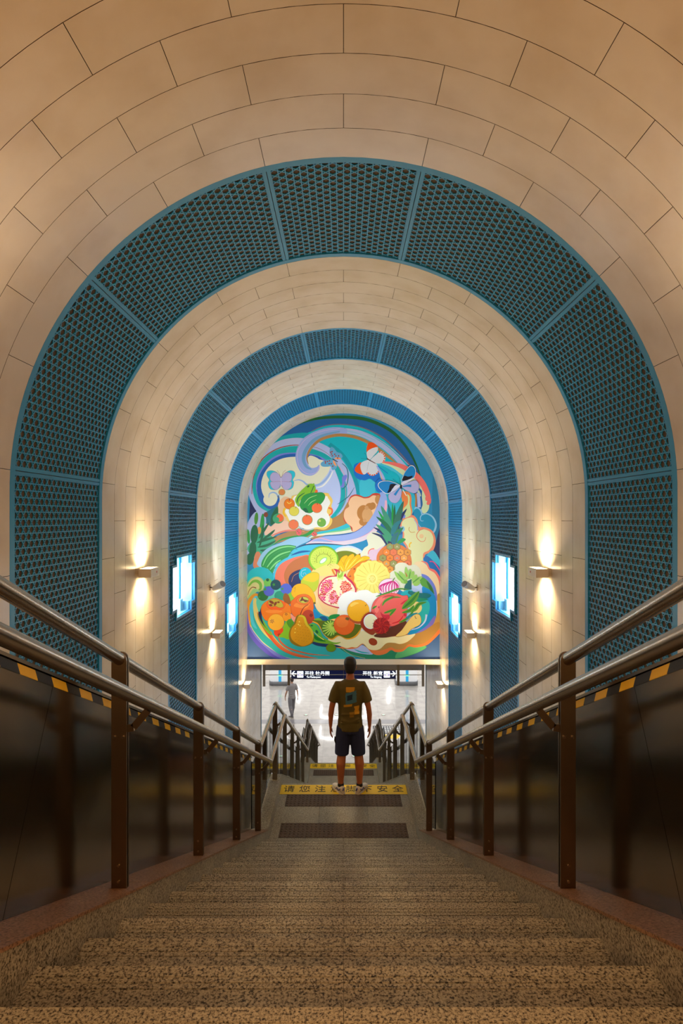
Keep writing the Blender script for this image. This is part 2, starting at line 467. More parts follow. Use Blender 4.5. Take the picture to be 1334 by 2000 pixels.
def slabs(name, parent, z, rows, cols, m, thick=.04, g=.0015):
    for (a, b) in rows:
        for (c, d) in cols:
            mb = MB(); mb.box(c+g, d-g, a+g, b-g, z-thick, z); mb.build(name, m, parent)
# landing paving (top nosing strip grooved by its own mesh)
def grooved_edge(d, z, parent):
    for h in (-1, 1):
        me = tread_mesh(h, .15, .30); link('nosing_slab', me, parent, (0, d, z))
flo = struct(thing('floor', '', '')); del flo['label']; del flo['category']
ys = [D0-.30-.9*k for k in range(7)]
slabs('paving_slab', flo, FT, [(ys[i+1], ys[i]) for i in range(6)], [(-SX, 0), (0, SX)], M['granite'])
grooved_edge(D0, FT, flo)
TX = .75
for (a, b, z) in ((D1a, D1b, L1), (D2a, D2b, L2)):
    if z == L1: t1, t2 = (6.53, 6.85), (7.24, 7.555)
    else: t1, t2 = (13.22, 13.54), (14.03, 14.35)
    e = b-.30
    slabs('paving_slab', st, z, [(a, t1[0])], [(-SX, 0), (0, SX)], M['granite'])
    slabs('paving_slab', st, z, [t1, t2], [(-SX, -TX), (TX, SX)], M['granite'])
    slabs('paving_slab', st, z, [(t1[1], t2[0])], [(-SX, -.30), (-.30, .30), (.30, SX)], M['granite'])
    slabs('paving_slab', st, z, [(t2[1], b)], [(-SX, 0), (0, SX)], M['granite'])
    mb = MB(); mb.box(-SX, SX, a, b-.03, z-.3, z-.041); mb.build('landing_core', M['groove'], st)
# tactile tiles
def tactile_tile():
    mb = MB(); s = .299; mb.box(-s/2, s/2, 0, .31, -.04, 0)
    for i in range(6):
        for j in range(6):
            cx = -s/2+.025+i*.05; cy = .028+j*.051; k = len(mb.v); n = 8
            for (r, z) in ((.015, 0), (.011, .004), (.006, .005)):
                mb.v += [(cx+r*math.cos(2*PI*q/n), cy+r*math.sin(2*PI*q/n), z) for q in range(n)]
            for l in (0, 1):
                for q in range(n): mb.f.append((k+l*n+q, k+l*n+(q+1) % n, k+(l+1)*n+(q+1) % n, k+(l+1)*n+q)); mb.m.append(0); mb.s.append(True)
            mb.f.append(tuple(k+2*n+q for q in range(n))); mb.m.append(0); mb.s.append(True)
    return mb.mesh('tactile_tile', M['tactile'])
ttm = tactile_tile()
for (y, z) in ((6.535, L1), (7.243, L1), (13.225, L2), (14.035, L2)):
    for i in range(5): link('tactile_tile', ttm, st, (-.6+.3*i, y, z+.002))
# kerbs
KT = [(-5, FT+.13), (1.25, -.99), (6.40, -3.51), (7.78, -3.51), (13.25, -6.20), (14.68, -6.20), (20.2, -8.93), (20.25, FH)]
def interp(tab, d):
    for (a, za), (b, zb) in zip(tab, tab[1:]):
        if a <= d <= b: return za+(zb-za)*(d-a)/(b-a)
    return tab[-1][1] if d > tab[-1][0] else tab[0][1]
for side in (-1, 1):
    cuts = sorted([-5, -2, 0, 1.25, 2.5, 3.75, 5.05, 6.40, 7.78, 9.1, 10.5, 11.9, 13.25, 14.68, 16.1, 17.5, 18.9, 20.2])
    for a, b in zip(cuts, cuts[1:]):
        za, zb = interp(KT, a), interp(KT, b); x0, x1 = sorted((side*(SX+.0005), side*1.07)); g = .001
        mb = MB()
        mb.hexa([(x0, a+g, za-.9), (x1, a+g, za-.9), (x1, b-g, zb-.9), (x0, b-g, zb-.9), (x0, a+g, za-.012), (x1, a+g, za-.012), (x1, b-g, zb-.012), (x0, b-g, zb-.012)])
        mb.build('kerb_stone', M['granite'], st)
        mb = MB(); x0, x1 = sorted((side*(SX-.006), side*1.07))
        mb.hexa([(x0, a+g, za-.0115), (x1, a+g, za-.0115), (x1, b-g, zb-.0115), (x0, b-g, zb-.0115), (x0, a+g, za), (x1, a+g, za), (x1, b-g, zb), (x0, b-g, zb)])
        mb.build('kerb_cap', M['granite_pink' if b < 6.5 else 'granite'], st)
    # side decks between parapet and tunnel wall
    cuts = [-5, D0, 6.5, 7.87, D2a, D2b, D3]
    mb = MB()
    for a, b in zip(cuts, cuts[1:]):
        x0, x1 = sorted((side*1.075, side*(W+.05))); za, zb = deck(a+.001), deck(b-.001)
        mb.hexa([(x0, a, za-.5), (x1, a, za-.5), (x1, b, zb-.5), (x0, b, zb-.5), (x0, a, za-.3), (x1, a, za-.3), (x1, b, zb-.3), (x0, b, zb-.3)])
    mb.build('side_deck', M['basegrey'], st)
# green scrap of leaf on the kerb side? tiny green paper on a step
zz = FT-(FT-L1)/17*4
mb = MB(); mb.poly([(-.80, D0+.31*4-.16, zz+.002), (-.775, D0+.31*4-.165, zz+.004), (-.77, D0+.31*4-.145, zz+.012), (-.79, D0+.31*4-.14, zz+.006)])
mb.poly([(-.80, D0+.31*4-.16, zz+.001), (-.79, D0+.31*4-.14, zz+.005), (-.77, D0+.31*4-.145, zz+.011), (-.775, D0+.31*4-.165, zz+.003)])
tag(mb.build('paper_scrap', mat('green_paper', rgb(20, 150, 60), .6)), 'tiny green scrap lying on a step beside the left kerb', 'litter')

# ------------------------------------------------------------------ floor warning strips with lettering
def text_mesh(txt, size, align='CENTER', depth=0):
    c = bpy.data.curves.new('t', 'FONT'); c.body = txt; c.size = size; c.align_x = align; c.align_y = 'CENTER'; c.extrude = depth; c.resolution_u = 3
    o = bpy.data.objects.new('t', c); COL.objects.link(o)
    bpy.context.view_layer.update()
    me = bpy.data.meshes.new_from_object(o.evaluated_get(bpy.context.evaluated_depsgraph_get()))
    bpy.data.objects.remove(o); return me
def tmesh(txt, size, m, align='CENTER', depth=.001):
    me = text_mesh(txt, size, align, depth); me.materials.clear(); me.materials.append(m); me.name = 'lettering'; return me
for (ya, yb, z, lab) in ((7.56, 7.82, L1, 'yellow warning strip with black characters under the walking man on the upper landing'),
                         (14.43, 14.70, L2, 'small yellow warning strip with black characters on the lower landing beyond the man')):
    t = thing('warning_strip', lab, 'floor sign', (0, (ya+yb)/2, z))
    mb = MB(); mb.box(-.85, .85, (ya-yb)/2, (yb-ya)/2, .0003, .003); mb.build('vinyl_strip', M['yellow'], t)
    for i, ch in enumerate('请您注意脚下安全'):
        o = link('lettering', tmesh(ch, .165, M['black']), t, (-.735+.21*i, 0, .0042)); o.scale = (.95, 1.15, 1)

# ------------------------------------------------------------------ railings
UP = [(-1.5, .069), (1.0, .069), (6.30, -2.52), (7.70, -2.52), (13.1, -5.16), (14.5, -5.16), (19.8, -7.75)]
LO = [(-1.5, -.113), (1.0, -.113), (6.25, -2.68), (7.67, -2.68), (12.7, -5.19), (14.1, -5.19), (19.4, -7.78)]
PX = .918; RX = .80
posts = [-.2, 1.07, 2.34, 3.61, 4.89, 6.11, 7.62, 8.9, 10.2, 11.5, 12.85, 14.4, 15.45, 16.6, 17.8, 18.8, 19.6]
for side, nm in ((-1, 'left'), (1, 'right')):
    t = thing('stair_railing', 'brushed steel double handrail on flat posts down the %s side of the stairs' % nm, 'railing', (side*PX, 2, interp(KT, 2)))
    inv = Vector(t.location)
    def L(x, y, z): return (x-inv.x, y-inv.y, z-inv.z)
    mb = MB(); r = .025
    mb.tube([L(side*PX, d, z) for d, z in UP]+[L(side*PX, 19.98, -7.86), L(side*PX, 20.02, -8.0), L(side*PX, 19.95, -8.12), L(side*PX, 19.75, -8.05)], r, 14)
    mb.build('top_rail', M['steel'], t)
    mb = MB(); mb.tube([L(side*RX, d, z) for d, z in LO], r, 14); mb.build('lower_rail', M['steel'], t)
    for d in posts:
        zt = interp(UP, d); zb = interp(KT, d); zl = interp(LO, d)
        mb = MB(); x = side*PX
        for k_ in (-1, 1):                # twin flat plates with rounded head
            y0 = d+k_*.010-.004; y1 = y0+.008; n = 8
            prof = [(-.031, zb-zt), (.031, zb-zt), (.031, -.01)]+[(.031*math.cos(a*PI/n), .031*math.sin(a*PI/n)-.0) for a in range(n+1)]+[(-.031, -.01)]
            k = len(mb.v); q = len(prof)
            mb.v += [L(x+p[0], y0, zt+p[1]) for p in prof]+[L(x+p[0], y1, zt+p[1]) for p in prof]
            for i in range(q): mb.f.append((k+i, k+(i+1) % q, k+q+(i+1) % q, k+q+i)); mb.m.append(0); mb.s.append(False)
            mb.f.append(tuple(k+i for i in reversed(range(q)))); mb.f.append(tuple(k+q+i for i in range(q))); mb.m += [0, 0]; mb.s += [False, False]
        po = mb.build('post', M['steel_dark'], t)
        if d < 8:
            for (bx, bz_) in ((-.018, zl-.13), (.018, zl-.13), (0, zb+.10), (0, zb+.035)):
                mb = MB(); mb.tube([L(x+bx, d-.019, bz_), L(x+bx, d-.014, bz_)], .006, 8); mb.build('bolt', M['steel'], po)
        # bent bracket to the lower rail
        mb = MB(); pts = [(side*(PX-.028), zl-.100), (side*(RX+.062), zl-.095), (side*(RX+.004), zl-.026)]
        for (p, q_) in zip(pts, pts[1:]):
            dx, dz = q_[0]-p[0], q_[1]-p[1]; l = math.hypot(dx, dz); nx, nz = -dz/l*.015, dx/l*.015
            c = [(p[0]+nx, p[1]+nz), (q_[0]+nx, q_[1]+nz), (q_[0]-nx, q_[1]-nz), (p[0]-nx, p[1]-nz)]
            mb.hexa([L(a, d-.005, b) for a, b in c]+[L(a, d+.005, b) for a, b in c])
        mb.build('bracket', M['steel_dark'], t)
    # glass panes from the landing on
    gp = [d for d in posts if d > 6]
    for a, b in zip(gp, gp[1:]):
        mb = MB(); g = .02; x0, x1 = sorted((side*.985, side*.995))
        # split at bends so the pane follows the kerb
        ks = sorted(set([a+g, b-g]+[k for k, _ in KT if a+g < k < b-g]+[k for k, _ in LO if a+g < k < b-g]))
        for p, q_ in zip(ks, ks[1:]):
            zp, zq = interp(KT, p)+.02, interp(KT, q_)+.02; tp, tq = interp(LO, p)-.01, interp(LO, q_)-.01
            mb.hexa([L(x0, p, zp), L(x1, p, zp), L(x1, q_, zq), L(x0, q_, zq), L(x0, p, tp), L(x1, p, tp), L(x1, q_, tq), L(x0, q_, tq)])
        # remove internal faces: merge
        o = mb.build('glass_pane', M['glass'], t)
    # stainless parapet sheets
    c = thing('steel_parapet', 'tall mirror-like steel panel wall behind the %s railing' % nm, 'parapet', (side*1.05, 3, -1.9))
    inv = Vector(c.location)
    def tz(d): return .42-SL*d if d > 1.0 else .42-SL*1.0
    def bz(d): return interp(KT, d)+.0
    sk = .26    # seams lean perpendicular to the slope
    cuts = [-1.5, 1.72, 3.85, 6.35]
    for i, (a, b) in enumerate(zip(cuts, cuts[1:])):
        g = .0015; at = a+(.50*.62 if i > 0 else 0); bt = b+(.50*.62 if i < 2 else 0)
        if i == 0: bt = b+.31
        x0, x1 = sorted((side*1.03, side*1.065))
        def fc(x):
            pts = [(a+g, bz(a))]+[(k, z) for k, z in KT if a < k < b]+[(b-g, bz(b))]
            tp = [(bt-g, tz(bt))]+([(1.0, tz(1.0))] if i == 0 else [])+[(at+g, tz(at))]
            return [L(x, p, z) for p, z in pts+tp]
        A, B = fc(x0), fc(x1); mb = MB(); k = len(A)
        mb.poly(A); mb.poly(B)
        for j in range(k): mb.quad(A[j], A[(j+1) % k], B[(j+1) % k], B[j])
        mb.build('steel_sheet', M['sheet'], c)
    mb = MB(); x0, x1 = sorted((side*1.022, side*1.10))
    for a, b in ((-1.5, 1.0), (1.0, 6.36)):
        mb.hexa([L(x0, a, tz(a)+.002), L(x1, a, tz(a)+.002), L(x1, b, tz(b)+.002), L(x0, b, tz(b)+.002), L(x0, a, tz(a)+.014), L(x1, a, tz(a)+.014), L(x1, b, tz(b)+.014), L(x0, b, tz(b)+.014)])
    mb.build('top_cap', M['sheet'], c)
    # outer cheek closing the parapet down to the deck
    mb = MB(); x0, x1 = sorted((side*1.067, side*1.074))
    for a, b in ((-1.5, 1.0), (1.0, 6.36)):
        mb.hexa([L(x0, a, bz(a)-.5), L(x1, a, bz(a)-.5), L(x1, b, bz(b)-.5), L(x0, b, bz(b)-.5), L(x0, a, tz(a)), L(x1, a, tz(a)), L(x1, b, tz(b)), L(x0, b, tz(b))])
    mb.build('outer_cheek', M['hallwall'], c)
    # hazard tape along the top edge
    h = thing('hazard_tape', 'black and yellow striped tape along the top of the %s steel parapet' % nm, 'tape', (side*1.028, 3, tz(3)))
    inv = Vector(h.location); mb = MB(); d = -.5; i = 0
    while d < 6.25:
        e = min(d+.105, 6.3); x = side*1.0275
        def q4(lo): return None
        sk_ = -.018
        mb.hexa([L(x, d, tz(d)-.034), L(x+side*.002, d, tz(d)-.034), L(x+side*.002, e, tz(e)-.034), L(x, e, tz(e)-.034),
                 L(x, d+sk_, tz(d+sk_)-.002), L(x+side*.002, d+sk_, tz(d+sk_)-.002), L(x+side*.002, e+sk_, tz(e+sk_)-.002), L(x, e+sk_, tz(e+sk_)-.002)], i % 2)
        d = e; i += 1
    mb.build('tape_strip', [M['yellow'], M['black']], h)

# ------------------------------------------------------------------ wall sconces and small spotlights
def sconce(side, y, z, lab, power=24):
    t = thing('wall_sconce', lab, 'wall lamp', (side*W, y, z), 'up and down wall lamps', 0)
    s = -side                       # into the room
    mb = MB(); mb.box(0, s*.03, -.09, .09, -.05, .05); mb.build('back_plate', M['offwhite'], t)
    mb = MB()
    for (a, b, c, d) in ((.03, .20, -.17, -.155), (.03, .20, .155, .17)): mb.box(s*a, s*b, c, d, -.06, .06)
    mb.box(s*.03, s*.04, -.155, .155, -.06, .06); mb.box(s*.185, s*.20, -.155, .155, -.06, .06)
    mb.build('lamp_housing', M['offwhite'], t)
    mb = MB(); mb.box(s*.04, s*.185, -.155, .155, .045, .05); mb.box(s*.04, s*.185, -.155, .155, -.05, -.045)
    mb.build('diffuser', M['warm_light'], t)
    mb = MB(); mb.tube([(s*.2, .06, 0), (s*.203, .06, 0)], .015, 12); mb.build('indicator', mat('red_indicator', rgb(190, 60, 50), .5), t)
    for k in (1, -1):
        o = lamp('sconce_light', (s*.11, 0, k*.053), (PI if k > 0 else 0, 0, 0), .10, power, (1, .72, .40), .28, math.radians(125)); o.parent = t
SC = [(7.86, -.76), (12.16, -2.50), (15.95, -4.70)]
wh = ['nearest', 'second', 'farthest']
for side, nm in ((-1, 'left'), (1, 'right')):
    for k, (y, z) in enumerate(SC):
        sconce(side, y, z, '%s glowing box-shaped wall lamp on the %s wall' % (wh[k], nm))
    # lamps nearer the viewer, just outside the frame
    sconce(side, 3.56, .95, 'glowing box-shaped lamp on the %s wall beside the viewer, out of frame' % nm, 26)
    t = thing('wall_spotlight', 'small white cylindrical spotlight on a bracket on the %s wall' % nm, 'spotlight', (side*W, 11.9, -1.47))
    s = -side
    mb = MB(); mb.box(0, s*.02, -.05, .05, -.06, .06); mb.build('mount_plate', M['steel'], t)
    mb = MB(); mb.tube([(s*.02, 0, 0), (s*.10, -.02, -.01), (s*.16, -.04, 0)], .016, 10); mb.build('arm', M['steel'], t)
    a = Vector((s*.10, -.05, -.05)); dr = Vector((s*.22, -.16, .15))
    mb = MB(); mb.tube([a, a+dr*.15, a+dr], [.05, .075, .075], 18); bo = mb.build('spotlight_body', M['white'], t)
    mb = MB(); mb.tube([a+dr*1.0, a+dr*1.03], .066, 18); mb.build('grille', M['hallgrey'], bo)
    # the spotlight's own beam, washing the mural and the vault above it
    d_ = (Vector((-s*-1*.0, 16.5, .4))-Vector((side*(W-.5), 11.9, -1.2))).to_track_quat('-Z', 'Y').to_euler()
    o = lamp('spotlight_beam', (s*.5, -.12, .27), d_, .3, 46, (.88, .95, 1), None, math.radians(150)); o.parent = t

# ------------------------------------------------------------------ mural wall
wb = MB()
ang = [i*PI/2/24 for i in range(25)]
arch = [(-W, -4.27)]+[(-W*math.cos(a), ZS+W*math.sin(a)) for a in [PI*i/48 for i in range(49)]]+[(W, -4.27)]
def plate(mb, pts, y0, y1, mi=0):
    tri = tessellate_polygon([[Vector((x, z, 0)) for x, z in pts]]); n = len(mb.v); k = len(pts)
    mb.v += [(x, y0, z) for x, z in pts]+[(x, y1, z) for x, z in pts]
    for t in tri:
        mb.f.append(tuple(n+i for i in t)); mb.f.append(tuple(n+k+i for i in t)); mb.m += [mi, mi]; mb.s += [False, False]
    for i in range(k): mb.f.append((n+i, n+(i+1) % k, n+k+(i+1) % k, n+k+i)); mb.m.append(mi); mb.s.append(False)
plate(wb, [(x*1.03, z) for x, z in arch], MD+.05, MD+.5)
struct(wb.build('wall_mural', M['hallwall']))
mb = MB(); mb.box(-W, W, MD-.06, MD+.5, -4.275, -4.125); struct(mb.build('trim_5', M['lintel']))

#MURAL_BEGIN
TG = {0: (0, 0, 1), 1: (480, 800, 6.67), 2: (670, 800, 6.67), 3: (480, 940, 6.67), 4: (670, 940, 6.67), 5: (480, 1060, 6.67), 6: (670, 1060, 6.67), 7: (480, 1170, 6.67), 8: (670, 1170, 6.67)}
PAL = dict(bg=(36, 136, 182), slate=(58, 92, 146), navy=(32, 44, 92), dgreen=(20, 96, 48), dblue=(24, 96, 160), brn=(150, 78, 56), teal=(14, 168, 172), lav=(172, 184, 224), lav2=(150, 170, 222), sky=(140, 190, 220), ltc=(0, 180, 196), tan=(176, 130, 76), cream=(226, 224, 196), white=(238, 236, 228), org=(240, 104, 52), org2=(236, 124, 24), yel=(238, 186, 20), lyel=(242, 222, 96), pink=(240, 160, 150), coral=(238, 112, 104), grn=(40, 150, 70), dgr=(24, 100, 66), lgr=(130, 190, 50), olive=(120, 130, 30), mint=(90, 196, 170), mag=(206, 24, 120), red=(206, 30, 44), crim=(150, 20, 36), black=(16, 18, 30), cy=(70, 190, 220), cb=(20, 140, 205), peri=(116, 128, 214), peach=(248, 200, 160), cst=(238, 206, 130), brown=(130, 66, 44), dteal=(22, 112, 128), purp=(110, 70, 170), orr=(236, 84, 20))
mv, mf, mc = [], [], []
lay = [0]
sM = MD/1112
def clampm(x, y):
    X = (x-673)*sM; Z = (1010-y)*sM
    Z = max(Z, -4.123)
    if Z < ZS: X = max(-W+.002, min(W-.002, X))
    else:
        r = math.hypot(X, Z-ZS)
        if r > W-.002: k = (W-.002)/r; X *= k; Z = ZS+(Z-ZS)*k
    return X, Z
def mpoly(px, col):
    lay[0] += 1; y = MD-.001-.00003*lay[0]
    q = []
    for x, yy in px:
        c = clampm(x, yy)
        if not q or math.hypot(c[0]-q[-1][0], c[1]-q[-1][1]) > 1e-4: q.append(c)
    if len(q) > 2 and math.hypot(q[0][0]-q[-1][0], q[0][1]-q[-1][1]) < 1e-4: q.pop()
    if len(q) < 3: return
    n = len(mv); mv.extend((a, y, b) for a, b in q)
    for t in tessellate_polygon([[Vector((a, b, 0)) for a, b in q]]):
        a, b, c = (q[i] for i in t)
        if (b[0]-a[0])*(c[1]-a[1])-(b[1]-a[1])*(c[0]-a[0]) < 0: t = (t[0], t[2], t[1])
        mf.append(tuple(n+i for i in t)); mc.append(col)
def C(c): return rgb(*(PAL[c] if isinstance(c, str) else c))
def tr(tag, pts):
    a, b, s = TG[tag]; return [(a+x/s, b+y/s) for x, y in pts]
def smooth(p, closed=True, n=6):
    out = []; k = len(p); rng = range(k) if closed else range(k-1)
    for i in rng:
        if closed: a, b, c, d = p[i-1], p[i], p[(i+1) % k], p[(i+2) % k]
        else: a, b, c, d = p[max(i-1, 0)], p[i], p[i+1], p[min(i+2, k-1)]
        for j in range(n):
            t = j/n; t2, t3 = t*t, t*t*t
            out.append(tuple(.5*((2*b[m])+(-a[m]+c[m])*t+(2*a[m]-5*b[m]+4*c[m]-d[m])*t2+(-a[m]+3*b[m]-3*c[m]+d[m])*t3) for m in (0, 1)))
    if not closed: out.append(p[-1])
    return out
def S(c, tag, *pts, o=None, ow=.5): # smooth closed shape
    q = smooth(tr(tag, pts))
    if o: R(o, 0, *(q+[q[0]]), w=ow*2, raw=True)
    mpoly(q, C(c))
def G(c, tag, *pts): mpoly(tr(tag, pts), C(c))
def E(c, tag, x, y, rx, ry=None, rot=0, o=None, ow=.5):
    ry = ry or rx; (X, Y), = tr(tag, [(x, y)]); s = TG[tag][2]; rx /= s; ry /= s; r = math.radians(rot)
    for (g, cc) in (((ow, o),) if o else ())+((0, c),):
        q = []
        for i in range(24):
            a = 2*PI*i/24; u, v = (rx+g)*math.cos(a), (ry+g)*math.sin(a)
            q.append((X+u*math.cos(r)-v*math.sin(r), Y+u*math.sin(r)+v*math.cos(r)))
        mpoly(q, C(cc))
def R(c, tag, *pts, w=2, w1=None, wm=None, raw=False): # ribbon, width in px
    q = list(pts) if raw else smooth(tr(tag, pts), False); k = len(q); L, Rr = [], []
    w1 = w if w1 is None else w1
    for i, p in enumerate(q):
        a, b = q[max(i-1, 0)], q[min(i+1, k-1)]; dx, dy = b[0]-a[0], b[1]-a[1]; l = math.hypot(dx, dy) or 1
        t = i/(k-1); ww = (w+(w1-w)*t)/2
        if wm is not None: ww = ((1-t)**2*w+2*t*(1-t)*(2*wm-(w+w1)/2)+t*t*w1)/2
        L.append((p[0]-dy/l*ww, p[1]+dx/l*ww)); Rr.append((p[0]+dy/l*ww, p[1]-dx/l*ww))
    # quads one by one at the same layer keep it robust
    lay[0] += 1; y = MD-.001-.00003*lay[0]; col = C(c)
    for i in range(k-1):
        n = len(mv); cs = [clampm(*z) for z in (L[i], L[i+1], Rr[i+1], Rr[i])]
        mv.extend((a, y, b) for a, b in cs); mf.append((n, n+1, n+2, n+3)); mc.append(col)

# ---- ground and top bands
mpoly([(485, 1288)]+[(673-188*math.cos(PI*i/48), 995.2-188*math.sin(PI*i/48)) for i in range(49)]+[(861, 1288)], C('bg'))
S((30, 120, 160), 0, (850, 900), (866, 880), (866, 1100), (852, 1080), (846, 1000))
G('slate', 0, (484, 1150), (560, 1290), (480, 1290)); G('slate', 0, (866, 1200), (866, 1290), (760, 1290))
G('navy', 0, (484, 945), (520, 1000), (515, 1070), (484, 1100)); G('navy', 0, (845, 1090), (866, 1030), (866, 1150), (848, 1110))
S('dblue', 0, (484, 930), (520, 880), (545, 850), (580, 829), (620, 816), (673, 814), (725, 821), (768, 843), (800, 878), (818, 915), (826, 945), (830, 1010), (760, 1050), (560, 1050))
R('dgreen', 0, (560, 840), (590, 826), (625, 817), (673, 814.5), (720, 820), (765, 841), (795, 872), (815, 908), (825, 938), w=1, w1=1, wm=6.5)
R((110, 104, 120), 0, (595, 856), (615, 840), (640, 831), (673, 829), (712, 836), (750, 855), (780, 882), (800, 905), (808, 918), w=1, wm=2.5, w1=3)
S('ltc', 0, (594, 857), (615, 841), (640, 832), (673, 830), (712, 837), (748, 856), (776, 882), (796, 905), (800, 925), (790, 990), (700, 1010), (610, 1000), (585, 930))
S((0, 160, 170), 0, (530, 876), (548, 855), (575, 847), (604, 846), (598, 858), (560, 860), (538, 872))
# lavender top ribbon with tan edge
R('lav', 0, (612, 860), (640, 845), (673, 841.5), (708, 848), (745, 868), (775, 893), (800, 922), w=10, w1=9)
R((214, 170, 214), 0, (612, 851), (640, 839.5), (673, 836.8), (710, 843), (748, 862), (778, 886), (800, 908), w=.9)
R('sky', 0, (640, 844), (673, 841), (706, 848), (735, 860), w=3, w1=2)
R('tan', 0, (605, 890), (612, 872), (630, 857), (650, 851), (673, 850), (700, 855), (728, 868), (758, 890), (785, 915), w=3, w1=5, wm=6)
S('ltc', 0, (608, 892), (618, 872), (640, 857), (673, 854), (700, 859), (730, 873), (757, 893), (782, 918), (800, 1000), (700, 1010), (640, 960))
# turquoise shade bands right of spiral
R((0, 156, 170), 0, (645, 868), (668, 886), (685, 910), (697, 940), (701, 975), (690, 1010), w=9, w1=7)
# ---- left spiral
S('lav', 0, (486, 960), (490, 930), (502, 900), (520, 878), (545, 862), (570, 856), (594, 856), (622, 863), (648, 876), (668, 896), (684, 920), (695, 948), (698, 972), (690, 996), (674, 1012), (655, 1019), (600, 1030), (540, 1030), (504, 1000))
R('brn', 0, (494, 965), (495, 945), (502, 917), (518, 893), (545, 876), (575, 869.5), (600, 871), w=1, wm=2.2)
S('teal', 0, (495, 950), (503, 918), (519, 894), (545, 877.5), (577, 871), (610, 876), (640, 888), (660, 907), (672, 932), (677, 960), (673, 985), (660, 1004), (650, 1014), (600, 1016), (545, 1003), (520, 997), (503, 982))
S('peri', 0, (502, 950), (508, 924), (524, 902), (548, 887), (577, 884), (606, 886), (632, 894), (652, 912), (664, 938), (668, 962), (664, 985), (650, 1000), (600, 1005), (545, 999), (520, 990), (508, 975))
S((34, 96, 176), 0, (504, 950), (510, 926), (526, 904), (550, 890), (577, 886), (606, 888), (630, 896), (640, 930), (600, 990), (548, 997), (522, 986), (509, 972))
S('cream', 0, (512, 950), (517, 927), (532, 907), (555, 895), (585, 892), (615, 895), (637, 901), (648, 913), (652, 940), (640, 1000), (600, 1030), (546, 1030), (547, 990), (530, 983), (518, 970))
S((186, 200, 238), 0, (650, 908), (660, 928), (667, 955), (664, 985), (652, 1004), (640, 1012), (612, 1000), (608, 960), (625, 945), (642, 925))
R('brn', 0, (602, 872), (625, 876), (650, 893), (666, 916), (675, 945), (676, 975), (665, 1000), w=.7)
# hook of the left wave
R((34, 96, 176), 0, (508, 955), (513, 975), (525, 988), (536, 990), (545, 980), (546, 967), w=9, w1=2, wm=9)
E('cream', 3, 330, 240, 88, 82); R((150, 180, 220), 3, (315, 215), (322, 165), (370, 145), (415, 165), (438, 215), (440, 185), (470, 170), w=.8, wm=3)
R((150, 180, 224), 1, (640, 930), (700, 915), (760, 935), (810, 975), (900, 990), (1000, 960), (1080, 880), (1120, 800), w=1, wm=3.5, w1=3); R('white', 1, (930, 1020), (1020, 990), (1100, 900), (1150, 800), w=1, wm=3)
R('teal', 0, (655, 905), (672, 930), (679, 960), (674, 985), (655, 1012), w=3, w1=1); R('pink', 0, (659, 905), (677, 930), (684, 960), (680, 985), w=.7)
S('peri', 1, (1270, 880), (1310, 850), (1334, 860), (1325, 900), (1300, 950), (1290, 1010), (1250, 1010), (1270, 960)); R('dteal', 2, (0, 700), (60, 760), (80, 860), (60, 980), (0, 1040), w=1, wm=2)
R('dteal', 4, (-60, 300), (0, 260), (90, 190), (160, 80), w=.5, wm=1.8)
# front curl
R('lav2', 1, (1334, 285), (1200, 278), (1040, 310), (900, 370), (800, 450), (745, 570), (740, 660), (775, 760), (840, 805), (900, 800), (950, 765), (970, 720), w=10, wm=23, w1=.5)
R((110, 160, 200), 1, (1240, 285), (1040, 330), (900, 400), (800, 520), (765, 640), (800, 740), (870, 780), w=2, wm=7, w1=2)
R((212, 180, 222), 1, (1240, 250), (1040, 275), (880, 330), (770, 410), (695, 530), (685, 640), (715, 750), (790, 825), (870, 840), (940, 810), (975, 730), w=.8)
R('tan', 1, (1334, 335), (1180, 335), (1000, 385), (890, 470), (830, 560), (812, 640), (830, 710), w=6, wm=5, w1=1)
S('cream', 1, (830, 620), (870, 600), (960, 640), (990, 690), (960, 720), (940, 745), (880, 750), (840, 710))
# ---- butterflies
def wing(c, tag, pts, o=None): S(c, tag, *pts, o=o, ow=.35)
wing((40, 190, 215), 1, [(470, 880), (420, 820), (350, 795), (295, 810), (290, 860), (320, 915), (305, 960), (330, 1030), (400, 1045), (460, 1010), (475, 940), (490, 1010), (560, 1045), (620, 1020), (640, 950), (625, 915), (655, 860), (645, 810), (590, 795), (520, 830)], 'brn')
for pts in ([(468, 885), (430, 830), (370, 820), (335, 860), (335, 915), (370, 940), (465, 940)], [(480, 885), (520, 830), (570, 818), (608, 850), (608, 915), (570, 940), (480, 940)],
            [(465, 942), (380, 942), (335, 950), (350, 1010), (400, 1045), (445, 1020)], [(480, 942), (570, 942), (610, 950), (600, 1010), (545, 1045), (500, 1020)]): wing((180, 172, 214), 1, pts, 'brn')
R('brn', 1, (465, 885), (450, 830), (420, 790), w=.5); R('brn', 1, (480, 885), (500, 820), (535, 788), w=.5); R((200, 190, 220), 1, (472, 885), (474, 940), (474, 1000), w=2)
for pts in ([(1140, 640), (1105, 560), (1120, 490), (1160, 500), (1200, 550), (1250, 570), (1275, 610), (1240, 650), (1190, 650)], [(1140, 650), (1050, 660), (990, 700), (1010, 740), (1080, 745), (1120, 740), (1140, 785), (1190, 770), (1205, 720), (1180, 670)]): wing((96, 168, 206), 1, pts)
for pts in ([(1165, 635), (1200, 622), (1245, 630), (1250, 645), (1200, 645)], [(1150, 670), (1160, 710), (1195, 740), (1185, 700), (1165, 665)]): wing((250, 160, 100), 1, pts)
for x, y in ((1120, 556), (1138, 548), (1132, 578), (1142, 602), (1172, 582), (1187, 604), (1223, 602), (1050, 677), (1052, 696), (1077, 676), (1103, 668), (1100, 706), (1128, 704), (1147, 737), (1210, 630)): E((170, 52, 40), 1, x, y, 9)
R('black', 1, (1142, 642), (1175, 660), (1212, 682), w=1.5)
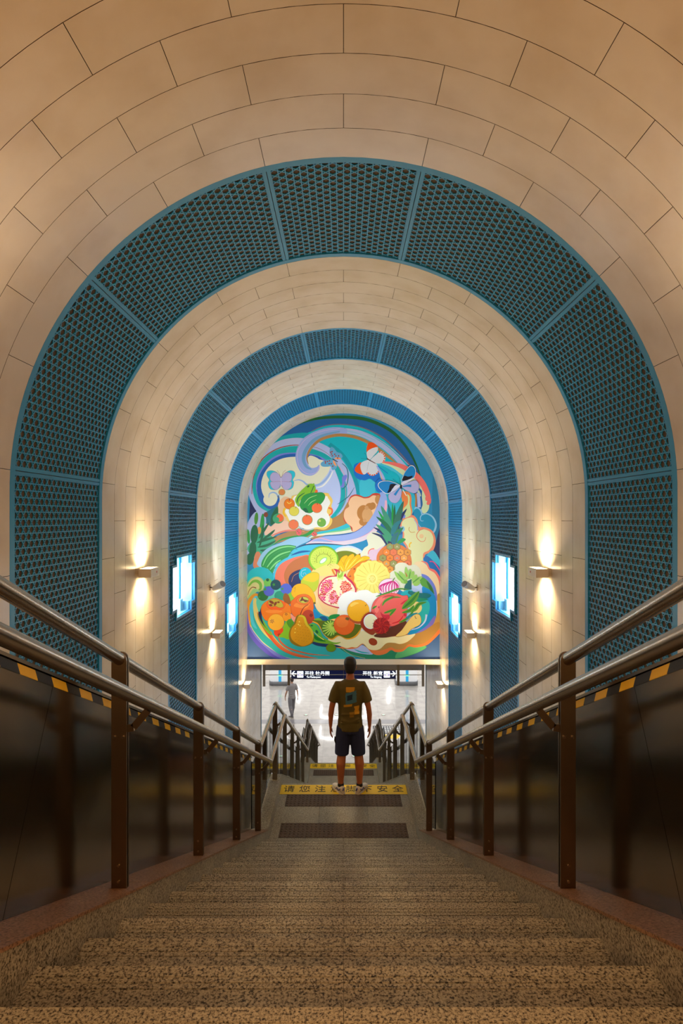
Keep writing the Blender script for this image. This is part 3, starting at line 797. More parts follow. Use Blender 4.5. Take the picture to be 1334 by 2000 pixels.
# blue cloud behind the orange tip butterfly
S((14, 112, 200), 2, (150, 760), (170, 710), (250, 690), (330, 760), (460, 740), (490, 860), (500, 940), (500, 1010), (440, 960), (410, 930), (360, 900), (300, 920), (220, 910), (165, 860))
S((60, 190, 210), 2, (235, 930), (300, 925), (360, 905), (410, 935), (440, 965), (430, 1080), (380, 1120), (240, 1120))
wing('orr', 2, [(322, 555), (325, 480), (350, 430), (390, 425), (435, 450), (468, 490), (420, 520), (370, 540)])
wing('orr', 2, [(250, 690), (200, 720), (165, 780), (200, 825), (285, 845), (270, 780)])
for pts in ([(335, 635), (322, 560), (370, 515), (440, 490), (468, 495), (462, 540), (420, 590), (365, 650)], [(370, 660), (440, 590), (500, 545), (545, 570), (565, 630), (550, 680), (500, 700), (440, 700)],
            [(340, 655), (270, 680), (240, 720), (245, 780), (275, 840), (310, 835), (345, 790), (350, 720), (360, 670)], [(360, 665), (350, 720), (328, 800), (345, 840), (400, 862), (460, 830), (482, 780), (460, 720), (430, 700)]): wing((216, 218, 222), 2, pts)
for x, y in ((492, 553), (520, 562), (541, 580), (553, 606), (556, 638), (545, 668), (343, 830), (364, 848), (395, 854), (422, 850), (452, 832), (472, 808)): E('orr', 2, x, y, 10)
R((90, 40, 24), 2, (325, 638), (370, 665), (435, 700), w=2.2, w1=1.2); R('navy', 2, (325, 635), (315, 590), (290, 565), w=.4); R('navy', 2, (325, 640), (290, 640), (245, 636), w=.4); R((120, 120, 130), 2, (370, 655), (420, 600), (460, 545), w=.3); R((120, 120, 130), 2, (350, 680), (335, 740), (325, 800), w=.3)
# rainbow tails on the right
R((70, 190, 215), 2, (450, 705), (560, 730), (680, 790), (780, 880), (850, 980), w=1, w1=16); R((206, 220, 170), 2, (520, 695), (650, 720), (780, 790), (900, 880), (990, 980), (1060, 1110), w=2, wm=15, w1=15)
R('coral', 2, (520, 685), (640, 700), (790, 745), (930, 830), (1040, 950), (1110, 1100), (1130, 1220), w=1, wm=11, w1=9)
R((14, 112, 200), 2, (465, 735), (540, 790), (600, 835), w=1.2); R((160, 175, 225), 2, (450, 730), (490, 800), (530, 890), (550, 1000), w=2, w1=10); R((236, 176, 150), 2, (490, 800), (520, 900), (530, 1000), w=.5, w1=4)
S('ltc', 2, (600, 830), (580, 860), (590, 920), (640, 950), (690, 940), (760, 900), (720, 840), (650, 800))
# ---- lower interior grounds
S((232, 190, 150), 3, (440, 290), (520, 200), (620, 250), (640, 400), (620, 600), (700, 640), (560, 650), (400, 700), (330, 770), (260, 700), (270, 560), (350, 560), (420, 470))
S((240, 196, 170), 3, (270, 560), (350, 590), (420, 540), (560, 520), (640, 620), (500, 640), (380, 690), (320, 740), (260, 700))
G('dteal', 3, (280, 400), (430, 320), (430, 420), (400, 540), (340, 590), (270, 540)); S('dgr', 3, (430, 330), (430, 470), (380, 550), (335, 560), (350, 440))
R('tan', 3, (330, 800), (480, 740), (650, 700), (800, 690), (950, 660), (1100, 590), (1300, 470), (1400, 300), w=10, wm=22, w1=20)
R((232, 130, 110), 3, (300, 730), (420, 680), (540, 645), (680, 640), (780, 655), w=1, wm=3.5, w1=1)
R((50, 185, 200), 3, (760, 800), (850, 730), (960, 680), (1100, 660), (1250, 620), (1400, 560), w=4, wm=7, w1=12); R((110, 200, 140), 3, (950, 700), (1120, 665), (1280, 650), (1400, 620), w=1, wm=5, w1=10)
# lavender sweep under the curl up to the right
R('cream', 3, (800, 760), (900, 712), (1050, 690), (1250, 670), (1420, 640), w=1, w1=6, wm=4)
S((150, 170, 222), 4, (500, 120), (560, 150), (590, 260), (560, 420), (480, 560), (360, 660), (200, 740), (0, 780), (-350, 790), (-440, 830), (-520, 900), (-470, 830), (-380, 770), (-250, 720), (0, 700), (160, 665), (300, 570), (400, 440), (460, 300), (490, 200))
R((236, 170, 190), 4, (-440, 800), (-300, 740), (-100, 785), (60, 780), (230, 740), (380, 660), (500, 530), (560, 400), (580, 250), w=1, wm=3, w1=6)
R((222, 204, 214), 4, (-470, 820), (-380, 800), (-100, 810), (60, 800), (220, 765), (330, 720), (430, 640), (500, 520), w=2, wm=8, w1=6)
# peach cloud with brown heart
S((198, 70, 52), 4, (80, 270), (110, 200), (170, 172), (240, 185), (290, 205), (350, 195), (400, 160), (460, 155), (500, 180), (480, 260), (440, 360), (300, 560), (150, 660), (100, 580), (30, 520), (20, 440), (40, 360), (85, 330))
S((240, 192, 148), 4, (84, 280), (118, 215), (175, 190), (240, 205), (290, 222), (350, 215), (400, 185), (450, 190), (480, 215), (462, 300), (400, 440), (290, 570), (150, 660), (130, 600), (60, 540), (24, 460), (40, 370), (90, 330))
S((196, 136, 76), 4, (450, 185), (490, 190), (470, 290), (440, 280), (430, 230))
for a in ((280, 410, 85, 100), (365, 330, 60, 48), (275, 530, 52, 50), (400, 320, 40, 45), (330, 440, 70, 90)): E((186, 124, 62) if a[0] != 330 else (214, 160, 104), 4, *a)
E((206, 150, 96), 4, 320, 345, 26); E((206, 150, 96), 4, 295, 510, 24); S('lav2', 4, (500, 200), (540, 230), (520, 400), (440, 520), (330, 620), (250, 650), (340, 530), (430, 390), (480, 270))
# wave bands centre (cyan) under sweep
S('cy', 5, (560, 180), (640, 90), (760, 40), (900, 20), (1100, 25), (1334, 40), (1400, 60), (1334, 110), (1100, 130), (850, 150), (700, 170), (450, 290), (400, 440), (370, 420), (400, 300), (470, 220))
R('navy', 5, (660, 75), (780, 30), (930, 15), (1130, 20), (1334, 38), w=.5, wm=2.5); R((24, 90, 160), 5, (600, 165), (730, 120), (860, 110), w=.5, wm=4); R((24, 90, 160), 5, (1190, 90), (1250, 60), (1334, 45), w=.5, w1=3)
# cactus side
S('lav', 3, (30, 620), (60, 500), (140, 400), (240, 400), (280, 520), (240, 700), (120, 1000), (30, 1000))
S((60, 170, 130), 3, (200, 560), (230, 600), (250, 700), (330, 700), (400, 780), (330, 860), (230, 950), (130, 1000), (40, 900), (60, 820), (170, 700))
for a in ((150, 485, 25, 80, 5, (70, 140, 50)), (48, 720, 22, 95, -5, 'grn'), (228, 560, 27, 140, 4, 'grn'), (190, 640, 24, 48, 0, (226, 150, 76)), (125, 690, 50, 125, 4, 'dgr'), (105, 890, 46, 105, 4, 'dgr'), (70, 1010, 50, 80, 8, 'dgr'), (172, 960, 34, 45, 0, (226, 150, 76))): E(a[5], 3, *a[:5])
for a in (((185, 745), (250, 640), (320, 535)), ((160, 800), (280, 760), (420, 720)), ((230, 760), (330, 690), (395, 630)), ((170, 860), (300, 830), (410, 770)), ((200, 900), (270, 900), (330, 880)), ((190, 860), (230, 700), (240, 560))): R('dgr', 3, *a, w=1, wm=5, w1=.5)
S((216, 130, 90), 5, (110, 300), (120, 220), (140, 140), (180, 115), (205, 170), (190, 240), (180, 330), (140, 350))
E('brown', 3, 275, 435, 28, 33)
R('grn', 3, (370, 830), (480, 760), (620, 730), (760, 715), (850, 670), (905, 600), (900, 565), (880, 560), w=1, wm=6, w1=1.6)
E((232, 96, 100), 3, 706, 662, 38, 46, o='grn'); E((232, 96, 100), 3, 906, 688, 36, 27, o='grn')
for x, y in ((690, 650), (706, 672), (896, 680), (915, 695)): E('dgr', 3, x, y, 6)
# watermelon
S((150, 196, 226), 5, (175, 300), (180, 220), (240, 120), (340, 50), (470, 0), (600, -60), (760, -80), (860, -40), (700, 40), (600, 110), (560, 200), (440, 260), (360, 400))
S('grn', 5, (215, 300), (240, 210), (320, 110), (430, 50), (560, 28), (650, 40), (668, 55), (600, 120), (560, 190), (440, 260), (400, 300), (360, 400), (300, 340), (260, 340))
for a in (((235, 300), (300, 170), (430, 80), (560, 50), (660, 60)), ((290, 320), (370, 220), (470, 150), (600, 110)), ((330, 350), (400, 270), (470, 225))): R((130, 214, 130), 5, *a, w=1.5, wm=3); R((60, 160, 90), 5, *[(x+25, y+26) for x, y in a], w=1)
# teal mounds, scrolls at the left
E((30, 184, 190), 5, 200, 480, 180, 165); S((150, 200, 130), 5, (30, 560), (80, 470), (160, 440), (230, 470), (260, 540), (230, 640), (160, 640), (100, 700), (40, 760)); S((206, 200, 130), 5, (30, 600), (70, 500), (140, 450), (200, 460), (250, 530), (220, 620), (120, 600), (60, 680), (30, 720))
R((116, 176, 60), 5, (50, 570), (100, 510), (160, 500), (205, 540), (205, 600), (180, 610), w=2, wm=6); R('brown', 5, (40, 680), (60, 620), (100, 580), (150, 590), w=.8, w1=2)
# bottom left swoosh bands (nested)
S((84, 80, 190), 7, (30, 150), (0, 300), (60, 470), (200, 640), (420, 775), (900, 790), (900, 300), (300, 0), (30, 0))
S((110, 118, 210), 7, (36, 100), (48, 320), (120, 470), (250, 610), (480, 775), (900, 790), (900, 300), (300, 0), (36, 0))
S((206, 210, 150), 7, (50, 170), (80, 350), (160, 480), (300, 620), (600, 775), (1100, 790), (1100, 300), (300, 0), (40, 0))
S((46, 172, 176), 7, (50, 160), (85, 345), (165, 475), (310, 615), (610, 772), (1400, 800), (1400, 300), (300, 0), (42, 0))
S((220, 150, 40), 5, (35, 780), (60, 720), (110, 670), (160, 660), (175, 690), (130, 720), (90, 780), (70, 900), (80, 1100), (50, 1000))
S('cy', 5, (60, 860), (90, 760), (130, 700), (165, 700), (130, 760), (110, 860), (115, 1000), (160, 1120), (90, 1060)); 
S((210, 200, 120), 7, (110, 20), (150, -10), (160, 80), (200, 220), (330, 420), (480, 600), (600, 680), (420, 590), (240, 440), (130, 240))
R((214, 90, 44), 7, (165, 170), (200, 280), (320, 470), (480, 640), (700, 740), (950, 770), w=1, wm=6, w1=.5)
R((214, 110, 70), 7, (340, 420), (380, 520), (500, 640), (650, 710), (900, 765), w=1, wm=4, w1=.5); R((214, 90, 44), 7, (440, 500), (480, 570), (600, 650), (850, 715), (1110, 735), w=2, wm=3, w1=.4)
S((120, 180, 44), 7, (170, 190), (230, 260), (320, 400), (360, 470), (300, 440), (210, 320)); S('navy', 7, (190, 130), (250, 30), (330, 10), (240, 120), (220, 200), (250, 330), (340, 440), (230, 320), (180, 210))
S('mint', 5, (150, 780), (180, 690), (250, 640), (380, 600), (500, 600), (560, 680), (560, 780), (250, 820), (190, 900))
# right of teal: brown/orange rings behind kiwi
S('cy', 5, (380, 480), (390, 350), (470, 240), (640, 160), (840, 130), (840, 200), (700, 250), (460, 300))
S((236, 120, 90), 5, (400, 480), (410, 370), (480, 270), (620, 200), (740, 170), (840, 165), (880, 300), (800, 560), (620, 600), (480, 560))
S((196, 112, 60), 5, (515, 400), (570, 290), (680, 210), (840, 180), (900, 380), (760, 600), (580, 560), (525, 500))
S('navy', 5, (570, 480), (600, 410), (680, 360), (780, 345), (820, 420), (760, 520), (620, 590), (580, 540)); R((206, 130, 60), 5, (610, 510), (640, 430), (720, 385), w=.8)
E('ltc', 5, 790, 420, 85, 100); R('sky', 5, (770, 420), (760, 400), (790, 395), (800, 430), (770, 450), (735, 420), (750, 365), (800, 350), w=.8, w1=1.6)
# peach disc behind pomegranate
S((246, 214, 150), 5, (860, 420), (900, 350), (1010, 290), (1130, 270), (1220, 300), (1500, 400), (1500, 800), (1250, 960), (1050, 950), (930, 850), (880, 640))
S((250, 224, 130), 5, (860, 420), (900, 340), (1010, 285), (1130, 268), (1200, 300), (1200, 330), (1040, 340), (940, 400))
S((246, 204, 140), 5, (920, 640), (960, 460), (1080, 350), (1200, 330), (1450, 450), (1450, 780), (1180, 930), (1020, 880))
# central cream clouds top
S((200, 214, 240), 6, (-110, 130), (-60, 70), (40, 40), (140, 45), (260, 105), (240, 170), (-100, 180)); S('cream', 6, (-100, 150), (-50, 90), (40, 60), (150, 70), (230, 110), (240, 200), (-100, 200)); S('olive', 6, (-150, 200), (-80, 130), (20, 105), (120, 115), (190, 150), (240, 220), (180, 300), (-120, 300))
S('cream', 4, (320, 740), (350, 690), (400, 660), (470, 670), (540, 730), (570, 810), (500, 900), (460, 1020), (400, 1060), (260, 1020), (250, 940), (290, 870), (340, 830))
S((224, 190, 206), 6, (335, 150), (350, 100), (400, 80), (450, 90), (500, 60), (540, 50), (480, 130), (455, 200), (450, 240), (390, 240)); R('org', 6, (340, 150), (352, 105), (385, 82), (420, 78), w=1, w1=2)
# right clouds
S((60, 180, 215), 4, (770, 130), (900, 130), (950, 250), (930, 420), (760, 560), (600, 420), (590, 240), (640, 150)) if False else None
S((46, 178, 200), 4, (590, 170), (700, 200), (900, 130), (960, 260), (930, 400), (760, 600), (620, 520))
S((236, 130, 66), 4, (770, 150), (820, 130), (880, 150), (905, 220), (900, 300), (915, 400), (880, 470), (800, 430), (790, 300))
R((180, 120, 60), 4, (960, 160), (965, 240), (960, 330), w=3.5); R('lav', 4, (990, 150), (1000, 240), (1005, 340), w=6); R((20, 90, 160), 4, (1000, 90), (1040, 160), (1045, 230), w=2, wm=5)
S((206, 220, 170), 4, (1050, 120), (1090, 200), (1135, 300), (1120, 380), (1070, 420), (1030, 380), (1050, 300), (1040, 200)); S('coral', 4, (1085, 210), (1120, 190), (1160, 230), (1150, 290), (1120, 310), (1100, 290), (1110, 260), (1090, 250))
S((206, 220, 150), 4, (845, 170), (880, 200), (880, 300), (900, 400), (880, 470), (820, 500), (800, 430), (800, 360), (850, 300), (860, 230))
S('sky', 4, (945, 350), (990, 340), (1040, 380), (1050, 420), (1110, 415), (1190, 460), (1230, 540), (1230, 610), (1190, 680), (1100, 700), (960, 500)); S((10, 140, 180), 4, (940, 380), (980, 355), (1020, 390), (1040, 440), (1100, 430), (1170, 470), (1210, 550), (1200, 620), (1170, 660), (1080, 640), (1000, 560), (940, 470))
R('sky', 4, (1050, 425), (1020, 470), (1030, 515), (1062, 515), w=2, w1=1)
S((236, 140, 104), 4, (750, 540), (780, 490), (850, 470), (920, 440), (980, 500), (1000, 590), (1080, 600), (1170, 640), (1215, 730), (1215, 830), (1170, 920), (1080, 960), (1060, 1080), (900, 1080), (840, 870), (790, 780), (790, 660), (760, 590))
S((226, 224, 164), 4, (780, 540), (810, 500), (870, 475), (930, 480), (975, 560), (985, 640), (1060, 625), (1150, 660), (1190, 740), (1180, 830), (1130, 900), (1060, 940), (1040, 1060), (900, 1130), (880, 980), (860, 860), (810, 770), (810, 680), (780, 600))
R((200, 140, 50), 4, (880, 595), (870, 630), (900, 665), (950, 660), w=1); R((226, 110, 80), 4, (1090, 730), (1075, 775), (1030, 785), (980, 740), (975, 690), (1010, 640), (1060, 620), w=.8, w1=1.5); E((236, 196, 140), 4, 1035, 715, 28); R('lav2', 4, (940, 500), (975, 560), (985, 640), w=1, w1=1.6)
R('yel', 4, (880, 860), (880, 820), (905, 795), w=2.5)
E('sky', 4, 790, 620, 28, 36); S('peri', 4, (785, 470), (800, 440), (825, 440), (815, 480))
# ---- right middle clouds and blues
S((56, 180, 210), 6, (1060, 240), (1090, 180), (1180, 100), (1260, 200), (1290, 300), (1290, 480), (1200, 420)); S((20, 110, 180), 6, (1060, 210), (1100, 170), (1150, 200), (1190, 240), (1280, 330), (1290, 470), (1180, 380), (1110, 290))
R((226, 70, 130), 6, (1140, 245), (1190, 250), (1240, 310), (1285, 380), w=2); R('coral', 6, (1030, 240), (1100, 265), (1135, 340), (1200, 370), (1250, 440), (1280, 520), (1285, 640), w=1, wm=5, w1=3)
S((242, 214, 164), 6, (940, 270), (1030, 245), (1100, 290), (1135, 350), (1210, 400), (1260, 500), (1270, 640), (1240, 700), (1100, 560), (980, 420))
S('cream', 6, (620, 420), (660, 370), (700, 290), (760, 255), (820, 260), (870, 290), (960, 290), (1020, 350), (1030, 440), (1000, 600), (800, 640), (650, 480))
S((190, 206, 240), 6, (870, 600), (900, 500), (940, 420), (1000, 400), (1100, 440), (1190, 540), (1230, 660), (1235, 1100), (1100, 1200), (800, 1190), (840, 800))
S((110, 126, 214), 6, (935, 402), (1000, 400), (1110, 430), (1200, 540), (1235, 660), (1230, 760), (1190, 640), (1110, 500), (1020, 440)); S((90, 160, 60), 6, (1010, 480), (1050, 450), (1120, 500), (1180, 590), (1200, 680), (1140, 620), (1040, 560)); S((50, 110, 60), 6, (1100, 500), (1160, 560), (1195, 660), (1150, 620))
S((20, 140, 205), 6, (1040, 600), (1100, 590), (1170, 640), (1220, 720), (1230, 900), (1210, 1040), (1140, 1130), (960, 1185), (840, 1190), (980, 1080), (1090, 960))
S((190, 150, 80), 8, (950, 450), (1080, 400), (1200, 290), (1240, 150), (1240, -50), (1290, -20), (1290, 400), (1240, 460), (1100, 560), (950, 600), (860, 600), (700, 640), (640, 620), (700, 560))
S((120, 110, 200), 8, (950, 455), (1100, 350), (1200, 220), (1215, 260), (1170, 350), (1060, 430))
S((40, 180, 180), 8, (900, 200), (1000, 20), (1080, 0), (1140, 60), (1130, 180), (1060, 300), (960, 300)); R((180, 200, 240), 8, (1100, 200), (1080, 290), (1000, 370), (900, 400), w=4, w1=1)
E((28, 176, 182), 6, 870, 690, 110, 75); S((176, 196, 230), 6, (900, 600), (960, 590), (1040, 660), (1060, 700), (980, 680))
# ---- bottom cream cloud with orange and green rims
S((36, 130, 96), 8, (-60, 600), (100, 720), (300, 775), (700, 780), (960, 710), (1100, 620), (880, 600), (300, 600)); S((84, 170, 110), 8, (700, 770), (960, 705), (1100, 618), (900, 600), (760, 650)); S('lav', 8, (40, 640), (250, 600), (330, 640), (400, 720), (200, 700)); R('teal', 8, (160, 655), (250, 690), (360, 705), w=.5, wm=2.5)
R((226, 196, 160), 8, (-60, 590), (100, 715), (300, 770), w=.5)
S((226, 120, 60), 8, (-180, 540), (-100, 620), (60, 650), (190, 640), (270, 590), (330, 640), (400, 710), (480, 730), (570, 710), (640, 665), (700, 690), (790, 680), (870, 620), (960, 630), (1100, 600), (1200, 520), (1275, 440), (1290, 380), (1200, 440), (1000, 480), (400, 400), (-100, 420))
S((176, 132, 66), 8, (300, 590), (360, 640), (470, 672), (570, 650), (640, 628), (700, 655), (790, 650), (870, 590), (960, 600), (1080, 570), (1190, 480), (1275, 360), (1240, 300), (1000, 440), (600, 500))
S((232, 220, 168), 8, (-180, 520), (-100, 600), (0, 620), (60, 640), (130, 625), (190, 630), (270, 580), (350, 650), (430, 665), (500, 645), (580, 575), (680, 570), (760, 585), (860, 550), (955, 455), (840, 470), (500, 480), (300, 300), (100, 100), (0, 250))
S('white', 6, (-60, 760), (0, 690), (60, 640), (150, 640), (190, 640), (260, 610), (340, 620), (400, 655), (470, 655), (500, 700), (500, 900), (400, 1100), (250, 1150), (0, 1100), (-60, 960), (-50, 850))
S((240, 238, 214), 7, (1220, 200), (1230, 140), (1280, 120), (1334, 130), (1400, 300), (1334, 330)) 
E((156, 60, 28), 8, 403, 556, 58, 46, 25)
# ================= fruit
# zucchini cloud
S((240, 200, 100), 3, (500, 380), (530, 340), (600, 230), (660, 180), (1040, 150), (1110, 190), (1145, 250), (1130, 320), (1145, 380), (1110, 450), (1140, 500), (1120, 570), (1040, 630), (930, 620), (820, 640), (700, 580), (600, 560), (530, 470))
R('org', 3, (1090, 345), (1135, 365), (1135, 415), (1095, 445), w=3); R('yel', 3, (520, 350), (505, 410), (535, 460), w=3)
S('white', 3, (525, 390), (560, 340), (620, 240), (700, 180), (1040, 190), (1085, 220), (1115, 280), (1085, 340), (1070, 400), (1095, 440), (1110, 500), (1080, 570), (1020, 600), (930, 600), (820, 625), (720, 590), (680, 540), (600, 530), (555, 450))
R((150, 190, 230), 3, (700, 590), (760, 625), (830, 635), (900, 615), w=1.5)
E('org', 3, 930, 130, 22)
S('lgr', 3, (655, 240), (700, 160), (780, 80), (840, 35), (900, 40), (925, 90), (900, 150), (790, 190), (720, 260), (710, 330), (680, 310)); R('dgr', 3, (680, 280), (700, 210), (780, 150), w=1, wm=2); R('dgr', 3, (900, 60), (880, 110), (860, 150), w=1.5); E('dgr', 3, 828, 66, 18, 12, -40); E('lgr', 3, 900, 40, 8, 16)
S('grn', 3, (720, 290), (760, 200), (840, 160), (940, 150), (1010, 150), (1045, 190), (1020, 260), (950, 330), (880, 400), (820, 410), (750, 370), (722, 330), o='dgr'); R((170, 220, 140), 3, (775, 290), (840, 220), (940, 180), w=.4, wm=1.2); R((170, 220, 140), 3, (825, 320), (870, 270), (930, 240), w=.4, wm=1.2); S('dgr', 3, (760, 360), (800, 350), (830, 400), (790, 405))
E('org2', 3, 582, 295, 68, o='brown'); R('lyel', 3, (550, 270), (580, 290), (610, 270), w=1.2); R('navy', 3, (583, 255), (583, 228), w=1)
E((224, 210, 80), 3, 643, 390, 63, 60, o='olive'); R('brown', 3, (665, 350), (668, 330), w=1)
E((240, 112, 62), 3, 940, 348, 66, 62, o='grn'); R('brown', 3, (947, 305), (947, 278), w=1)
E((240, 112, 62), 3, 815, 503, 64, 62, o='grn', ow=.8); R('brown', 3, (810, 460), (806, 432), w=1)
E((240, 120, 74), 3, 636, 563, 64, 62, o='grn'); R((120, 130, 150), 3, (655, 525), (668, 505), w=1)
E((112, 170, 70), 3, 1001, 537, 55, 55, o='grn'); E((200, 200, 110), 3, 978, 515, 14); R('brown', 3, (1000, 492), (1000, 476), w=.8)
E((60, 160, 110), 3, 436, 485, 70, 63, o='grn'); E('org', 3, 460, 478, 46, 50); E((60, 160, 110), 3, 415, 500, 36, 34)
E((216, 130, 70), 3, 484, 142, 41, 38, o='grn')
# pineapple leaves
def leaf(c, tip, base, w_=7, bend=0):
    (x0, y0), (x1, y1) = tip, base; mx, my = (x0+x1)/2, (y0+y1)/2; dx, dy = x1-x0, y1-y0; l = math.hypot(dx, dy)
    R(c, 4, tip, (mx-dy/l*bend, my+dx/l*bend), base, w=.2, wm=w_, w1=w_*.8)
leaf('navy', (385, 672), (590, 830), 5, -40); leaf('navy', (410, 600), (610, 780), 6, -30); leaf('navy', (845, 355), (720, 620), 7, 20)
leaf('dteal', (600, 290), (660, 640), 8); leaf((20, 150, 60), (657, 290), (665, 600), 5); leaf((16, 160, 70), (470, 380), (600, 600), 5); leaf('dgr', (685, 305), (680, 640), 5)
leaf((44, 110, 90), (802, 255), (690, 640), 11, 10); leaf((60, 146, 116), (508, 318), (650, 690), 11, -10); leaf((24, 110, 70), (445, 460), (650, 680), 8, -20)
leaf((60, 150, 110), (440, 560), (660, 790), 10, -20); leaf((30, 120, 130), (790, 500), (655, 690), 9, 30); leaf((44, 130, 80), (800, 600), (680, 800), 10, 30); leaf((40, 110, 120), (740, 660), (660, 810), 9, 20)
leaf((60, 150, 110), (520, 690), (620, 820), 7, -10); S('grn', 4, (720, 815), (740, 770), (790, 740), (830, 760), (780, 800)); leaf('navy', (598, 780), (640, 825), 6)
# pineapple body
S((220, 120, 50), 6, (450, 230), (460, 150), (510, 80), (580, 35), (700, 20), (790, 40), (860, 100), (900, 190), (905, 290), (860, 360), (700, 420), (600, 400), (480, 320))
pc = [(236, 130, 36), (226, 150, 50), (232, 120, 70), (150, 150, 80), (240, 160, 60)]
for r_ in range(5):
    for c_ in range(6):
        x = 440+c_*92+(46 if r_ % 2 else 0); y = 50+r_*74
        if ((x-680)/225)**2+((y-240)/215)**2 > .93: continue
        q = [(x+52*math.cos(PI/6+PI/3*k), y+48*math.sin(PI/6+PI/3*k)) for k in range(6)]; G('brown', 6, *q)
        q = [(x+48*math.cos(PI/6+PI/3*k), y+45*math.sin(PI/6+PI/3*k)) for k in range(6)]; G(pc[(r_*3+c_*2) % 5] if r_ > 0 else pc[3], 6, *q)
        G([(110, 50, 40), (60, 190, 190), (226, 90, 70), (110, 50, 40), (230, 210, 190)][(r_+c_*3) % 5], 6, (x-26, y+12), (x-4, y+2), (x, y-20), (x+4, y+2), (x+26, y+12), (x, y+7))
S('cream', 6, (610, 440), (640, 380), (690, 350), (690, 300), (740, 262), (820, 262), (870, 295), (950, 290), (1010, 350), (1030, 450), (900, 560), (720, 540))
# bananas
for a in (((1185, 235), (1215, 300), (1290, 350)), ): R((226, 140, 30), 5, *a, w=3, wm=11, w1=9); R('yel', 5, *[(x+5, y-4) for x, y in a], w=2, wm=8, w1=6)
for a, ww in ((((70, 170), (20, 230), (20, 320), (60, 370)), 14), (((150, 150), (110, 210), (70, 290), (50, 360)), 14), (((230, 150), (200, 200), (140, 270), (70, 350)), 12), (((360, 200), (290, 205), (220, 250), (130, 330)), 9), (((-20, 230), (-10, 300), (30, 370)), 10)):
    R((206, 120, 24), 6, *a, w=3, wm=ww+1.4, w1=3); R('yel', 6, *a, w=2, wm=ww, w1=2)
    R('lyel', 6, *[(x-12, y) for x, y in a[1:]], w=.5, wm=1.5)
R((110, 70, 40), 6, (236, 140), (222, 160), w=2)
# pineapple slice behind ring and slice
S((236, 130, 30), 6, (75, 460), (80, 400), (150, 310), (250, 250), (380, 225), (300, 300), (200, 500), (190, 620), (90, 500), o='brown')
for x, y in ((105, 435), (160, 340)): G('brown', 6, (x-20, y), (x, y-5), (x+5, y-22), (x+6, y-4), (x+22, y), (x+4, y+6), (x, y+20), (x-5, y+5))
sl = [(390+(232+ (6 if k % 2 else -4))*math.cos(2*PI*k/32), 455+(222+(6 if k % 2 else -4))*math.sin(2*PI*k/32)) for k in range(32)]
S((238, 222, 110), 6, *sl, o=(206, 150, 50)); 
for k in range(16):
    a = 2*PI*(k+.5)/16; R((216, 176, 50), 6, (390+85*math.cos(a), 465+85*math.sin(a)), (390+205*math.cos(a), 460+198*math.sin(a)), w=.4, w1=1.0)
E((240, 228, 130), 6, 390, 470, 70, 72); E((228, 206, 90), 6, 395, 470, 44, 50)
for k in range(14): E((246, 236, 160), 6, 390+34*math.cos(k*2.4)*math.sqrt(k/14), 470+40*math.sin(k*2.4)*math.sqrt(k/14), 6)
# kiwi
E('lgr', 5, 1025, 215, 195, 172, o=(90, 140, 30)); E((206, 222, 90), 5, 1028, 215, 175, 155)
S((242, 214, 120), 5, (870, 385), (1000, 310), (1130, 270), (1200, 280), (1230, 330), (1100, 420), (900, 430))
for k in range(28):
    a = 2*PI*k/28
    if .9 < a < 2.5: continue
    R((180, 206, 60), 5, (1028+70*math.cos(a), 225+60*math.sin(a)), (1028+160*math.cos(a), 218+142*math.sin(a)), w=.4, w1=.7)
    E('black', 5, 1028+95*math.cos(a+.1), 225+80*math.sin(a+.1), 4, 6, math.degrees(a)); 
    if k % 2: E('black', 5, 1028+118*math.cos(a), 225+98*math.sin(a), 4, 5, math.degrees(a))
E((150, 214, 110), 5, 1023, 232, 62, 32, -38); E((232, 240, 220), 5, 1022, 233, 48, 22, -38)
# mango & lemon
S((190, 200, 40), 5, (735, 530), (770, 450), (850, 395), (920, 385), (965, 410), (965, 480), (950, 570), (900, 640), (820, 640), o=(210, 140, 40)); S((236, 196, 40), 5, (760, 470), (830, 410), (920, 390), (962, 410), (960, 470), (900, 510), (820, 500))
E('lgr', 5, 600, 720, 52, 75)
S((240, 180, 10), 5, (608, 650), (640, 570), (710, 535), (800, 550), (870, 610), (915, 700), (915, 780), (850, 790), (740, 760), (650, 720), o=(206, 130, 20)); R((180, 130, 20), 5, (640, 600), (660, 580), (650, 640), w=.6)
E((110, 100, 30), 5, 910, 785, 16, 14)
# blueberries etc
E((116, 190, 80), 5, 303, 520, 53, 57); E((30, 90, 60), 5, 298, 483, 20); E((40, 110, 50), 5, 240, 690, 66, 64, o='brown'); E((84, 96, 196), 5, 315, 630, 66, 62, o=(90, 70, 130)); E((40, 150, 120), 5, 458, 690, 67, 60, o=(60, 120, 90)); E((24, 72, 84), 5, 404, 547, 68); E((80, 100, 200), 5, 541, 600, 74, 70)
for x, y, r_ in ((380, 545, 22), (492, 600, 20), (265, 605, 24), (190, 705, 18)):
    q = []
    for k in range(10): a = 2*PI*k/10; rr_ = r_*(1.1 if k % 2 else .5); q.append((x+rr_*math.cos(a), y+rr_*math.sin(a)))
    G((60, 150, 60), 5, *q)
